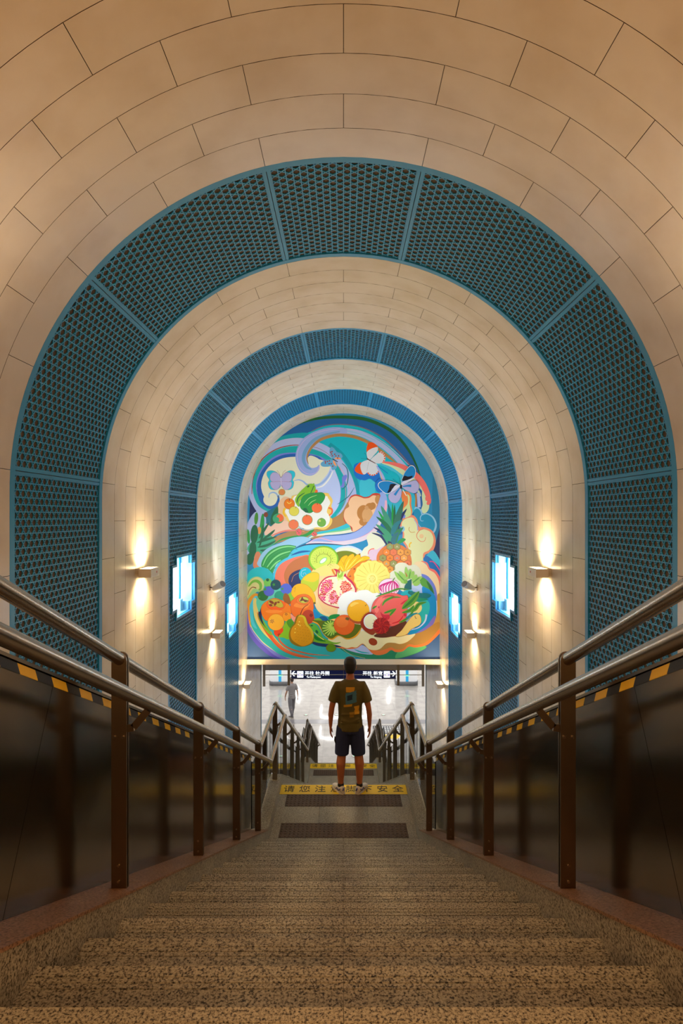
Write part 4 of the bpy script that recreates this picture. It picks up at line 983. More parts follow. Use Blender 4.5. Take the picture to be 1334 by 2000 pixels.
# persimmons
S((150, 90, 30), 5, (500, 740), (520, 660), (570, 680), (600, 780), (560, 800))
S('org2', 7, (215, 150), (230, 80), (300, 20), (400, -10), (520, 40), (590, 90), (610, 170), (560, 240), (420, 280), (290, 280), (240, 230), o=(200, 60, 20)); S((240, 96, 24), 7, (290, 60), (330, 20), (450, 10), (525, 50), (500, 120), (400, 145), (310, 110), o=(210, 70, 20)); E((244, 140, 50), 7, 380, 160, 110, 22)
S((190, 170, 50), 7, (310, 60), (320, 10), (400, 0), (460, 20), (495, 60), (500, 100), (450, 110), (400, 90), (350, 100), (330, 80), o='brown'); 
for a in ((350, 40, 35, 18, 30), (400, 60, 30, 16, -60), (340, 78, 24, 14, 10), (440, 40, 18, 12, 0)): E((130, 56, 30), 7, *a)
S((236, 110, 30), 7, (600, 50), (640, 0), (700, -50), (800, -60), (870, -10), (895, 80), (890, 170), (820, 240), (700, 245), (620, 190), o=(200, 60, 20)); S((244, 140, 50), 7, (640, 90), (680, 50), (780, 80), (850, 60), (800, 120), (700, 110)); E((240, 120, 40), 7, 765, 20, 90, 52, o=(206, 70, 20)); E((196, 196, 70), 7, 770, 12, 62, 40, o='brown'); S((120, 60, 40), 7, (720, 30), (750, -30), (770, 0), (830, 20), (790, 40), (760, 20))
# small round fruits
E((240, 150, 30), 7, 548, 228, 56, 60, o=(206, 80, 20)); E((226, 70, 30), 7, 452, 428, 72, 66); E((240, 176, 50), 7, 408, 300, 105, 106, o=(206, 100, 20)); E((190, 66, 40), 7, 828, 230, 82, 92, o=(230, 110, 30))
def star(c, x, y, r_, n=6):
    for k in range(n): a = 2*PI*k/n+.3; R(c, 7, (x+r_*.25*math.cos(a), y+r_*.25*math.sin(a)), (x+r_*math.cos(a), y+r_*math.sin(a)), w=.9, w1=1.1)
star((90, 40, 80), 358, 288, 28); star((90, 40, 50), 541, 195, 20, 5); star((70, 20, 20), 452, 468, 24); star((70, 20, 30), 866, 210, 24, 8)
R((110, 40, 30), 7, (725, 205), (745, 150), (780, 100), (830, 70), w=1.6, w1=1)
# green grounds below
S((130, 190, 40), 7, (500, 370), (540, 290), (600, 270), (640, 290), (600, 400), (580, 520), (500, 500), (440, 490), (500, 420)); S((80, 150, 40), 7, (545, 300), (590, 260), (640, 300), (600, 380)); S((240, 150, 130), 7, (600, 190), (650, 230), (680, 240), (650, 300), (610, 250))
S((20, 140, 200), 7, (895, 130), (960, 180), (1000, 240), (920, 250), (900, 200)); E((16, 90, 140), 7, 1020, 290, 70, 70)
S((120, 176, 50), 7, (910, 260), (980, 250), (1030, 320), (1020, 400), (960, 330), (900, 300)); S((30, 56, 100), 7, (860, 560), (960, 560), (1160, 590), (1260, 620), (1100, 625), (940, 605)); S((110, 170, 40), 7, (880, 530), (960, 480), (1150, 560), (1250, 560), (1190, 585), (1050, 580), (920, 560))
S((236, 160, 30), 7, (880, 290), (960, 340), (1030, 460), (1130, 530), (1230, 480), (1330, 525), (1450, 490), (1520, 380), (1500, 330), (1000, 280)); S((98, 110, 24), 7, (880, 280), (960, 320), (1040, 460), (1130, 515), (1215, 470), (1330, 510), (1430, 480), (1510, 380), (1490, 330), (1000, 280))
S((90, 180, 60), 7, (835, 340), (900, 320), (960, 370), (1000, 460), (1030, 530), (960, 490), (900, 420)); E('dgr', 7, 872, 345, 18, 10); E('dgr', 7, 940, 425, 16, 26, -30); S((20, 120, 40), 7, (895, 450), (960, 500), (1060, 550), (950, 540), (900, 500)); R((250, 200, 130), 7, (900, 425), (960, 480), (1030, 530), w=.5, w1=1.2)
E((90, 140, 20), 7, 1124, 634, 62, 50, o='brown')
# pear
S((140, 110, 20), 7, (655, 270), (680, 215), (730, 200), (790, 225), (815, 290), (870, 380), (905, 460), (890, 560), (830, 600), (760, 618), (680, 610), (600, 560), (575, 480), (590, 390), (640, 320)); S((216, 150, 20), 7, (675, 280), (700, 220), (740, 208), (785, 235), (805, 300), (855, 390), (895, 470), (880, 550), (830, 590), (760, 612), (700, 590), (620, 530), (597, 450), (620, 370), (660, 325)); S((210, 190, 40), 7, (700, 225), (740, 206), (790, 235), (820, 320), (890, 420), (890, 520), (850, 400), (790, 330), (760, 240))
for k in range(40): E((110, 70, 20), 7, 650+200*((k*37) % 40)/40, 300+260*((k*23) % 41)/41, 3)
for x, y in ((712, 295), (700, 330), (660, 385), (655, 435), (720, 345)): E('lyel', 7, x, y, 8)
# green striped gourd, oranges
S((20, 140, 60), 7, (1095, 262), (1110, 215), (1180, 195), (1240, 205), (1190, 245)); S((250, 200, 110), 7, (1090, 275), (1170, 255), (1190, 270), (1130, 290))
E((76, 130, 44), 7, 1108, 378, 104, 106, o=(40, 90, 40))
for k in range(15):
    a = 2*PI*k/15+.2; x2, y2 = 1108+98*math.cos(a), 378+100*math.sin(a); R((186, 216, 90), 7, (1150, 345), ((1150+x2)/2+10*math.sin(a), (345+y2)/2-10*math.cos(a)), (x2, y2), w=.6, wm=2.4, w1=1.6)
E((160, 190, 60), 7, 1150, 343, 22); E((60, 90, 30), 7, 1154, 343, 8)
E((236, 104, 36), 7, 1295, 335, 134, 130, o=(180, 50, 20)); E((240, 124, 50), 7, 1270, 300, 80, 70); S((110, 90, 40), 7, (1310, 260), (1330, 235), (1362, 250), (1350, 275)); E((206, 60, 60), 8, 108, 272, 9)
# orange (big yellow) and egg
E((180, 84, 40), 8, 215, 185, 140, 138); E((240, 172, 16), 8, 212, 150, 142, 140, o=(200, 110, 20)); S((246, 200, 80), 8, (110, 70), (160, 40), (220, 50), (180, 70), (120, 100)); R((110, 100, 30), 8, (300, 90), (318, 70), w=1.2)
# pomegranate
S((200, 24, 70), 5, (955, 650), (970, 550), (1030, 470), (1100, 435), (1180, 425), (1190, 380), (1160, 340), (1230, 360), (1250, 420), (1310, 400), (1330, 440), (1400, 500), (1450, 600), (1440, 690), (1340, 780), (1250, 850), (1150, 835), (1040, 790), (970, 720))
S((246, 226, 190), 5, (966, 650), (982, 555), (1040, 482), (1110, 448), (1200, 440), (1240, 450), (1300, 440), (1340, 480), (1400, 540), (1435, 610), (1420, 690), (1330, 780), (1250, 835), (1150, 820), (1050, 780), (982, 710))
S((214, 226, 120), 5, (1200, 460), (1210, 380), (1230, 400), (1250, 350), (1265, 400), (1320, 360), (1290, 430), (1280, 480), (1230, 560), (1220, 500)); S((150, 190, 60), 5, (1215, 450), (1215, 360), (1235, 420), (1280, 370), (1270, 440)); R((226, 130, 40), 5, (1140, 345), (1165, 400), (1180, 420), w=4, w1=2)
def seeds(cx, cy, rx, ry, n, cols, tag=5, r0=12, rot=0):
    for k in range(n):
        rr_ = math.sqrt((k+.5)/n); a = k*2.39996; u, v = rx*rr_*math.cos(a), ry*rr_*math.sin(a); t = math.radians(rot)
        E(cols[k % len(cols)], tag, cx+u*math.cos(t)-v*math.sin(t), cy+u*math.sin(t)+v*math.cos(t), r0*(.8+.4*((k*7) % 5)/5), r0*(.7+.4*((k*3) % 5)/5))
sc_ = [(214, 30, 60), (230, 60, 140), (206, 80, 40), (226, 20, 100), (240, 90, 120)]
seeds(1070, 580, 75, 110, 60, sc_, rot=25); seeds(1170, 710, 75, 95, 56, [(240, 110, 150), (206, 70, 50), (226, 40, 80), (240, 150, 170)], rot=30); seeds(1015, 700, 36, 60, 14, sc_, rot=-20)
R((246, 226, 200), 5, (1200, 470), (1180, 580), (1090, 650), (1050, 700), w=4, w1=1); R((240, 236, 180), 5, (1260, 480), (1210, 600), (1230, 700), w=7, wm=8, w1=2); seeds(1320, 590, 70, 95, 50, [(230, 90, 80), (240, 130, 110), (214, 40, 50), (230, 110, 60)], rot=-20)
# cover the lower right of the pomegranate by the cream cloud
S('white', 6, (-55, 770), (-20, 700), (40, 650), (110, 625), (180, 645), (240, 620), (330, 615), (400, 655), (470, 655), (440, 740), (400, 760), (350, 790), (300, 745), (200, 735), (120, 750), (70, 820), (60, 880), (-20, 870))
# radish
E((238, 206, 224), 6, 612, 580, 135, 112, o=(150, 20, 90))
for k in range(9):
    a = -1.25+2.5*k/8; R('mag' if k % 1 == 0 else 'white', 6, (665, 490), (612+135*math.sin(a)*.9, 560), (612+110*math.sin(a), 600+85*math.cos(a)*.95), w=.6, wm=2.3, w1=.6)
R((90, 150, 50), 6, (660, 500), (675, 470), (690, 455), w=2.5, w1=1.2)
# green rosette plant
G((20, 96, 96), 6, (815, 560), (850, 500), (905, 470), (905, 610), (800, 620)); 
for a in (((820, 500), (750, 460), (680, 370)), ((810, 510), (790, 430), (740, 370)), ((850, 480), (840, 400), (830, 310)), ((880, 470), (885, 400), (885, 340)), ((900, 460), (915, 410), (935, 370)), ((920, 530), (980, 480), (1045, 440)), ((910, 500), (950, 450), (970, 415)), ((930, 545), (980, 530), (1020, 500)), ((830, 520), (790, 500), (760, 480))): R((150, 196, 90), 6, *a, w=3, wm=8, w1=.3)
for a in (((820, 500), (760, 440), (720, 390)), ((870, 470), (880, 420), (890, 370)), ((920, 520), (970, 480), (1010, 450))): R((90, 150, 60), 6, *a, w=1, wm=2.5, w1=.3)
E((120, 170, 60), 6, 828, 505, 24, 28); R('red', 6, (845, 440), (835, 410), (822, 385), w=2, w1=.5)
# dragon fruit
S((90, 44, 30), 8, (420, 470), (600, 380), (760, 300), (838, 290), (820, 380), (740, 460), (600, 495), (480, 498)); S((228, 196, 110), 8, (700, 480), (780, 400), (850, 300), (930, 210), (1000, 200), (1028, 260), (1010, 330), (900, 390), (850, 450), (780, 478), o=(120, 50, 30)); R((90, 50, 30), 8, (950, 215), (955, 245), (972, 250), w=1); E((228, 206, 130), 8, 960, 110, 80, 80)
R((14, 110, 110), 6, (860, 640), (1000, 690), (1100, 690), (1160, 685), w=4, wm=12, w1=.3); R((24, 140, 100), 6, (860, 720), (980, 740), (1125, 735), w=6, wm=8, w1=.3)
S((228, 92, 86), 6, (385, 860), (420, 760), (500, 690), (600, 660), (700, 660), (790, 690), (850, 690), (860, 780), (850, 850), (840, 930), (820, 1000), (700, 1070), (620, 1080), (500, 1010), (400, 960), o=(150, 30, 40))
S((240, 120, 110), 6, (430, 800), (500, 710), (560, 720), (500, 800), (470, 900), (430, 900)); R('red', 6, (650, 1050), (740, 1020), (800, 945), w=1, wm=2.5)
for a, ww in ((((440, 700), (620, 640), (740, 600), (880, 610)), 4), (((525, 820), (560, 760), (660, 710), (770, 710)), 5), (((780, 860), (900, 760), (1005, 630)), 15), (((830, 900), (940, 870), (1000, 800), (1100, 770)), 8), (((780, 910), (880, 880), (940, 810)), 7), (((740, 1040), (850, 980), (950, 860)), 5), (((545, 915), (620, 890), (705, 855)), 5), (((610, 960), (660, 900), (705, 855)), 5), (((395, 860), (420, 840), (455, 820)), 4)):
    R((96, 150, 40), 6, *a, w=1, wm=ww, w1=.3); R((40, 120, 40), 6, *a[:], w=.3, wm=ww*.35, w1=.2)
R((30, 130, 140), 8, (830, 250), (920, 200), (985, 178), w=3, wm=4, w1=.3); S((200, 30, 60), 8, (800, 190), (830, 180), (838, 210), (815, 225)); E((214, 30, 80), 8, 478, 105, 9, 16, 20); S((206, 40, 60), 6, (760, 800), (800, 760), (860, 735), (800, 790)); R('crim', 6, (520, 720), (600, 690), (680, 700), (640, 730), w=.5, wm=1.5)
S((206, 40, 60), 8, (500, 165), (540, 200), (620, 205), (610, 260), (560, 260), (520, 230))
# rambutans
S((150, 60, 30), 8, (240, 300), (300, 200), (380, 170), (440, 230), (440, 400), (400, 465), (320, 430), (260, 370)); E((226, 236, 240), 8, 372, 290, 92, 98); E((232, 228, 190), 8, 375, 290, 84, 90)
E((170, 34, 34), 8, 512, 345, 108, 105)
for k in range(70):
    rr_ = 100*math.sqrt((k+1)/70); a = k*2.39996; x, y = 512+rr_*math.cos(a), 345+rr_*math.sin(a)
    R([(110, 14, 30), (206, 50, 40), (140, 20, 30)][k % 3], 8, (x, y), (x+20*math.cos(a+.5), y+18*math.sin(a+.5)), (x+34*math.cos(a+.1), y+32*math.sin(a+.1)), w=1.3, w1=.3)
for k in range(26):
    a = 1.3+k*.155; x, y = 372+96*math.cos(a), 290+102*math.sin(a)
    R((156, 24, 30), 8, (x, y), (x+18*math.cos(a+.3), y+18*math.sin(a+.3)), (x+34*math.cos(a), y+34*math.sin(a)), w=1.8, w1=.3)
# blue butterfly in front
S((14, 112, 200), 4, (430, 60), (450, 0), (500, -30), (560, 40), (540, 130), (460, 140))
for pts in ([(760, 60), (690, 20), (600, -5), (500, 5), (465, 50), (500, 110), (580, 165), (650, 140), (720, 100)], [(775, 50), (790, -60), (830, -140), (890, -205), (940, -190), (960, -130), (940, -50), (880, 0)]):
    wing('white', 4, pts); cx_ = sum(p[0] for p in pts)/len(pts); cy_ = sum(p[1] for p in pts)/len(pts); wing((20, 130, 195), 4, [(cx_+(x-cx_)*.94, cy_+(y-cy_)*.93) for x, y in pts])
for pts in ([(750, 80), (680, 130), (610, 170), (610, 230), (650, 275), (710, 280), (760, 220), (775, 130)], [(780, 60), (880, 10), (960, -10), (1000, 50), (990, 120), (940, 155), (860, 130), (800, 95)]): wing((176, 172, 214), 4, pts, (70, 70, 120))
R((20, 130, 195), 4, (755, 85), (720, 130), (685, 180), w=2, w1=5); R((20, 130, 195), 4, (790, 70), (850, 60), (900, 60), w=2, w1=5)
for pts in ([(590, 150), (610, 100), (630, 40), (700, 40), (680, 80), (650, 100), (640, 130)], [(780, -10), (810, -70), (860, -60), (920, -70), (890, -30), (830, -10)]): wing('black', 4, pts)
wing((214, 214, 232), 4, [(750, 62), (700, 50), (660, 95), (630, 150), (700, 110)]); wing((214, 214, 232), 4, [(782, 40), (790, 5), (850, -15), (930, -45), (860, 10)])
E('black', 4, 767, 72, 15, 28); R('black', 4, (760, 45), (750, -40), w=.4); R('black', 4, (750, 45), (700, 0), (660, -30), w=.4); R('white', 4, (790, 110), (820, 160), (838, 190), w=1.6)
# faint board joints of the mural
mural = thing('mural', 'huge arched painted mural of fruit, clouds, waves and butterflies above the tunnel mouth', 'mural', (0, MD, -4.12))
me = bpy.data.meshes.new('painting'); me.from_pydata([(x, y-MD, z+4.12) for x, y, z in mv], [], mf)
ca = me.color_attributes.new('paint', 'FLOAT_COLOR', 'CORNER'); buf = []
for f, c in zip(mf, mc): buf += list(c)*len(f)
ca.data.foreach_set('color', buf)
pm = M['paint'] = mat('mural_paint', (1, 1, 1), .42, 0, .3); at = nd(pm, 'ShaderNodeVertexColor', layer_name='paint'); lk(pm, at.outputs[0], bsdf(pm).inputs['Base Color'])
me.materials.append(pm); link('painting', me, mural)
mb = MB(); plate(mb, [(x, z+4.12) for x, z in [(-W, -4.12)]+[(-W*math.cos(PI*i/48), ZS+W*math.sin(PI*i/48)) for i in range(49)]+[(W, -4.12)]], 0, .045); mb.build('backing_board', M['hallwall'], mural)
#MURAL_END

# ------------------------------------------------------------------ lower hall
hallf = flo
TS = .8
cx = [-4.8+TS*i for i in range(13)]
ry = [D3+.72+TS*i for i in range(14)]
tm_ = MB(); tm_.box(.002, TS-.002, .002, TS-.002, -.03, 0); tme = tm_.mesh('floor_tile', M['hall'])
tg_ = MB(); tg_.box(.002, TS-.002, .002, TS-.002, -.03, 0); tge = tg_.mesh('floor_tile', M['hallgrey'])
for j, y in enumerate(ry[:-1]):
    for x in cx[:-1]: link('floor_tile', tme, flo, (x, y, FH))
mb = MB(); mb.box(-9, 9, D3, D3+.0, FH, FH) if False else None
mb.box(-9, 9, D3-.0, 50, FH-.2, FH-.031); mb.build('floor_bed', M['hallgrey'], flo)
mb = MB(); mb.box(-9, -4.802, D3+.72, 50, FH-.031, FH); mb.box(cx[-1]+.002, 9, D3+.72, 50, FH-.031, FH); mb.box(-4.8, cx[-1], ry[-1]+.002, 50, FH-.031, FH)
mb.build('far_paving', M['hall'], flo)
mb = MB(); mb.box(-9, 9, D3, D3+.28, FH-.031, FH); mb.box(-9, 9, D3+.60, D3+.718, FH-.031, FH); mb.box(-9, -3, D3+.28, D3+.6, FH-.031, FH); mb.box(3, 9, D3+.28, D3+.6, FH-.031, FH)
mb.build('threshold_paving', M['hallgrey'], flo)
for i in range(20): 
    o = link('tactile_tile', ttm, flo, (-2.85+.3*i, D3+.285, FH+.002))
# grey cross band
mb = MB(); mb.box(-4.8, 4.8, 25.0, 25.5, FH+.0005, FH+.003); mb.build('grey_band', M['hallgrey'], flo)
# walls and ceiling of the hall
mb = MB(); mb.box(-9, 9, 50, 50.2, FH, -4.2); struct(mb.build('wall_back', M['hallwall']))
for sd, nm in ((-1, 'wall_hall_left'), (1, 'wall_hall_right')):
    mb = MB(); mb.box(sd*9, sd*9.2, ENDD+.3, 50, FH, -4.2); struct(mb.build(nm, M['hallwall']))
mb = MB()
for sd in (-1, 1): mb.box(sd*(W+.12), sd*9, ENDD+.1, ENDD+.3, FH, -4.2)
struct(mb.build('wall_front', M['hallwall']))
mb = MB(); mb.box(-9, 9, 20.3, 50, -5.2, -5.1); mb.box(-9, 9, 20.2, 20.3, -5.2, -4.2); mb.box(-9, 9, MD+.5, 20.3, -4.2, -4.1)
mb.box(-W-.1, W+.1, MD+.5, ENDD+.2, -4.27, -4.2)
hc = struct(mb.build('ceiling', M['hallwall']))
def ring_lamp(y0, y1, hw, label, r=.5):
    pts = [(-hw, y1)]
    for i in range(7): a = PI+PI/2*i/6; pts.append((-hw+r+r*math.cos(a), y0+r+r*math.sin(a)))
    for i in range(7): a = 3*PI/2+PI/2*i/6; pts.append((hw-r+r*math.cos(a), y0+r+r*math.sin(a)))
    pts.append((hw, y1))
    t = thing('ceiling_lamp', label, 'lamp', (0, y0, -5.2))
    mb = MB(); mb.tube([(x, y-y0, -.04) for x, y in pts], .022, 8); mb.build('light_tube', M['light'], t)
    mb = MB(); mb.box(-hw, -hw+.03, y1-y0-.1, y1-y0-.07, -.03, 0); mb.box(hw-.03, hw, y1-y0-.1, y1-y0-.07, -.03, 0); mb.box(-.02, .02, -.02, .02, -.03, 0); mb.build('mount', M['white'], t)
ring_lamp(33.2, 35.0, 1.4, 'U-shaped light tube on the hall ceiling, mirrored in the pale floor nearest')
ring_lamp(36.7, 39.0, 1.5, 'U-shaped light tube on the hall ceiling, mirrored in the pale floor farther off')
for sd in (-1, 1):
    t = thing('ceiling_lamp', 'straight light tube on the hall ceiling, %s of the arrow sign' % ('left' if sd < 0 else 'right'), 'lamp', (sd*3.3, 41.4, -5.2))
    mb = MB(); mb.tube([(-sd*.15, -1.5, -.05), (sd*.15, 1.5, -.05)], .07, 8); mb.build('light_tube', M['light'], t)
    mb = MB(); mb.box(-.03, .03, -1, -.9, -.05, 0); mb.box(-.03, .03, .9, 1, -.05, 0); mb.build('mount', M['white'], t)
# columns with blue stripe
for sd, nm in ((-1, 'left'), (1, 'right')):
    t = thing('hall_column', 'white rounded column with sky-blue stripe and grey base, %s of the arrow sign' % nm, 'column', (sd*3.42, 31.2, FH))
    def rr(hw, hd, r, z, n=5):
        p = []
        for (cx_, cy_, a0) in ((hw-r, hd-r, 0), (-hw+r, hd-r, PI/2), (-hw+r, -hd+r, PI), (hw-r, -hd+r, 3*PI/2)):
            for i in range(n+1): a = a0+PI/2*i/n; p.append((cx_+r*math.cos(a), cy_+r*math.sin(a), z))
        return p
    mb = MB(); mb.loft([rr(.57, .57, .2, z) for z in (.22, 3.86)], sm=True); sh = mb.build('shaft', M['shaft_glow'], t)
    mb = MB(); mb.loft([rr(.60, .60, .22, z) for z in (0, .22)], sm=True); mb.build('base', M['basegrey'], t)
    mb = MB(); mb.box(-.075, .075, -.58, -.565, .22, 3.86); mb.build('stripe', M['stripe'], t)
    mb = MB(); mb.box(-.12, .12, -.60, -.581, .52, .58); mb.build('exit_light', M['green_light'], t)
# arrow sign
t = thing('direction_sign', 'long navy illuminated direction sign with arrows, train icons and white characters', 'sign', (0, 22.9, -6.29))
mb = MB(); mb.box(-2.10, 2.10, -.03, .06, -.20, .20); mb.build('sign_box', M['signblue'], t)
mb = MB(); mb.box(-2.12, 2.12, -.036, .066, -.215, -.20); mb.box(-2.12, 2.12, -.036, .066, .20, .215); mb.box(-.012, .012, -.036, -.031, -.2, .2); mb.build('sign_edge', M['steel_dark'], t)
def stand(me, t, x, z, nm='lettering', y=-.033):
    o = link(nm, me, t, (x, y, z)); o.rotation_euler = (PI/2, 0, 0); return o
stand(tmesh('开往 牡丹园', .19, M['signwhite']), t, -1.06, .0)
stand(tmesh('To Mudanyuan', .095, M['signwhite']), t, -1.20, -.135)
stand(tmesh('开往 新宫', .19, M['signwhite']), t, 1.17, .0)
stand(tmesh('To Xingong', .095, M['signwhite']), t, 1.30, -.135)
for sd in (-1, 1):
    mb = MB(); x = sd*1.98
    mb.box(x-.09, x+.09, -.034, -.031, -.016, .016)
    for k in (-1, 1):
        a = (x+sd*.11, .0); b = (x+sd*.02, k*.10)
        mb.hexa([(a[0], -.0345, a[1]), (a[0]-sd*.05, -.0345, a[1]), (b[0]-sd*.05, -.0345, b[1]), (b[0], -.0345, b[1]),
                 (a[0], -.031, a[1]), (a[0]-sd*.05, -.031, a[1]), (b[0]-sd*.05, -.031, b[1]), (b[0], -.031, b[1])])
    mb.build('arrow', M['signwhite'], t)
    x = sd*1.74; mb = MB()
    mb.box(x-.12, x+.12, -.034, -.031, -.15, .10); ic = mb.build('train_icon', M['signwhite'], t)
    mb = MB(); mb.box(x-.09, x+.09, -.037, -.0345, -.10, .075); mb.build('icon_field', M['signpurple'], ic)
    mb = MB(); mb.box(x-.06, x+.06, -.040, -.0375, -.07, .055); mb.build('icon_train', M['signwhite'], ic)
    mb = MB(); mb.box(x-.045, x-.01, -.043, -.0405, -.01, .03); mb.box(x+.01, x+.045, -.043, -.0405, -.01, .03); mb.build('icon_window', M['signblue'], ic)
mb = MB()
for x in (-1.6, 1.6): mb.tube([(x, .01, .2), (x, .01, 1.09)], .02, 8)
mb.build('hanger', M['steel'], t)
# smoke curtain with hanging guides
t = thing('smoke_curtain', 'grey glass smoke curtain with four dull metal guides hanging under the mural wall', 'smoke curtain', (0, 20.5, -5.2))
mb = MB(); mb.box(-2.9, 2.9, -.006, .006, -.29, 0); mb.build('curtain_pane', mat('smoked_glass', rgb(170, 165, 165), .12, .3), t)
mb = MB(); mb.box(-2.9, 2.9, -.02, .02, -.31, -.29); mb.build('bottom_rail', M['steel'], t)
mb = MB(); mb.box(-2.9, 2.9, -.012, .012, -.49, -.47); mb.build('wire_bar', M['steel_dark'], t)
for x, zb in ((-2.86, -.89), (-1.97, -.85), (1.97, -.85), (2.86, -.89)):
    mb = MB(); mb.box(x-.045, x+.045, -.03, .03, zb, 0); mb.build('guide', M['steel_dark'], t)
# escalator newel ends
for sd, nm in ((-1, 'left'), (1, 'right')):
    t = thing('escalator_newel', 'pale escalator handrail end at the foot of the %s tunnel wall' % nm, 'escalator end', (sd*2.95, 22.0, FH))
    mb = MB(); mb.box(-.12, .12, -.5, .35, 0, .75); mb.build('newel_base', M['steel'], t)
    mb = MB(); pts = [(0, -.5, .9)]+[(0, .1+.25*math.sin(a), .65+.25*math.cos(a)) for a in [PI*i/8 for i in range(9)]]+[(0, -.2, .40)]
    mb.tube(pts, .045, 10); mb.build('handrail', M['white'], t)
    mb = MB(); mb.box(-.015, .015, -.5, .15, .7, .88); mb.build('side_glass', M['white'], t)
# escape markers
for (x, y) in ((-1.72, 26.1), (-.32, 26.1), (1.83, 26.1), (-2.39, 21.75), (.40, 21.6), (1.64, 21.6)):
    lab = {(-1.72, 26.1): 'left one of the farther row', (-.32, 26.1): 'middle one of the farther row, beside the man', (1.83, 26.1): 'right one of the farther row',
           (-2.39, 21.75): 'left one of the nearer row', (.40, 21.6): 'middle one of the nearer row, between the man’s legs', (1.64, 21.6): 'right one of the nearer row'}[(x, y)]
    t = thing('floor_marker', 'round marker in the hall floor, '+lab, 'floor marker', (x, y, FH), 'evacuation markers')
    mb = MB(); mb.tube([(0, 0, .0), (0, 0, .008)], .10, 20); mb.build('ring', M['steel_dark'], t)
    mb = MB(); mb.tube([(0, 0, .008), (0, 0, .011)], .075, 20); dk = mb.build('disc', M['white'], t)
    mb = MB(); mb.box(-.03, .03, -.02, .02, .011, .013); mb.build('arrow', M['green_light'], dk)
# ribbed mat and yellow tape at right
t = thing('ribbed_mat', 'dark mat with rows of pale squares on the hall floor behind the right rail', 'mat', (1.95, 24.3, FH))
mb = MB(); mb.box(-.68, .68, -.42, .42, .0035, .012); mb.build('mat_base', mat('dark_rubber', rgb(70, 70, 78), .6), t)
for i in range(12):
    for j in range(4): mb = MB(); mb.box(-.62+i*.106, -.55+i*.106, -.36+j*.19, -.25+j*.19, .012, .015); mb.build('pale_square', M['white'], t)
 
mb = MB(); mb.box(1.45, 4.6, 23.3, 23.75, FH+.0005, FH+.003); tag(mb.build('yellow_floor_tape', M['yellow']), 'wide yellow tape on the pale hall floor in front of the ribbed mat', 'tape')

#PEOPLE_BEGIN
def ell(c, rx, ry, n=20, tilt=0):
    """horizontal ring around (x,y,z)"""
    return [(c[0]+rx*math.cos(2*PI*k/n), c[1]+ry*math.sin(2*PI*k/n), c[2]+tilt*math.sin(2*PI*k/n)) for k in range(n)]
def fuse(o, vox, smooth_it=4, f=.5):
    r = o.modifiers.new('fuse', 'REMESH'); r.mode = 'VOXEL'; r.voxel_size = vox; r.use_smooth_shade = True
    s = o.modifiers.new('smooth', 'SMOOTH'); s.factor = f; s.iterations = smooth_it
    return o
def hand(mb, wrist, side, dr=(0, 0, -1)):
    """relaxed hand hanging from the wrist; side -1 left, +1 right, palms facing the thighs"""
    x, y, z = wrist
    mb.loft([ell((x, y, z+.02), .019, .026, 12), ell((x, y+.002, z-.02), .017, .034, 12), ell((x, y+.004, z-.06), .015, .041, 12), ell((x, y+.006, z-.085), .013, .040, 12), ell((x, y+.006, z-.095), .009, .034, 12)])
    for k, (oy, ln) in enumerate(((-.030, .062), (-.010, .074), (.011, .080), (.031, .072))):
        b = (x-side*.002, y+oy+.006, z-.085)
        mb.tube([b, (b[0]-side*.006, b[1]+.002, b[2]-ln*.45), (b[0]-side*.018, b[1]+.003, b[2]-ln*.78), (b[0]-side*.030, b[1]+.003, b[2]-ln)], [.0085, .0082, .0075, .0062], 8)
    mb.tube([(x-side*.004, y+.030, z-.03), (x-side*.014, y+.054, z-.055), (x-side*.020, y+.064, z-.085), (x-side*.024, y+.066, z-.105)], [.012, .011, .0095, .0075], 8)
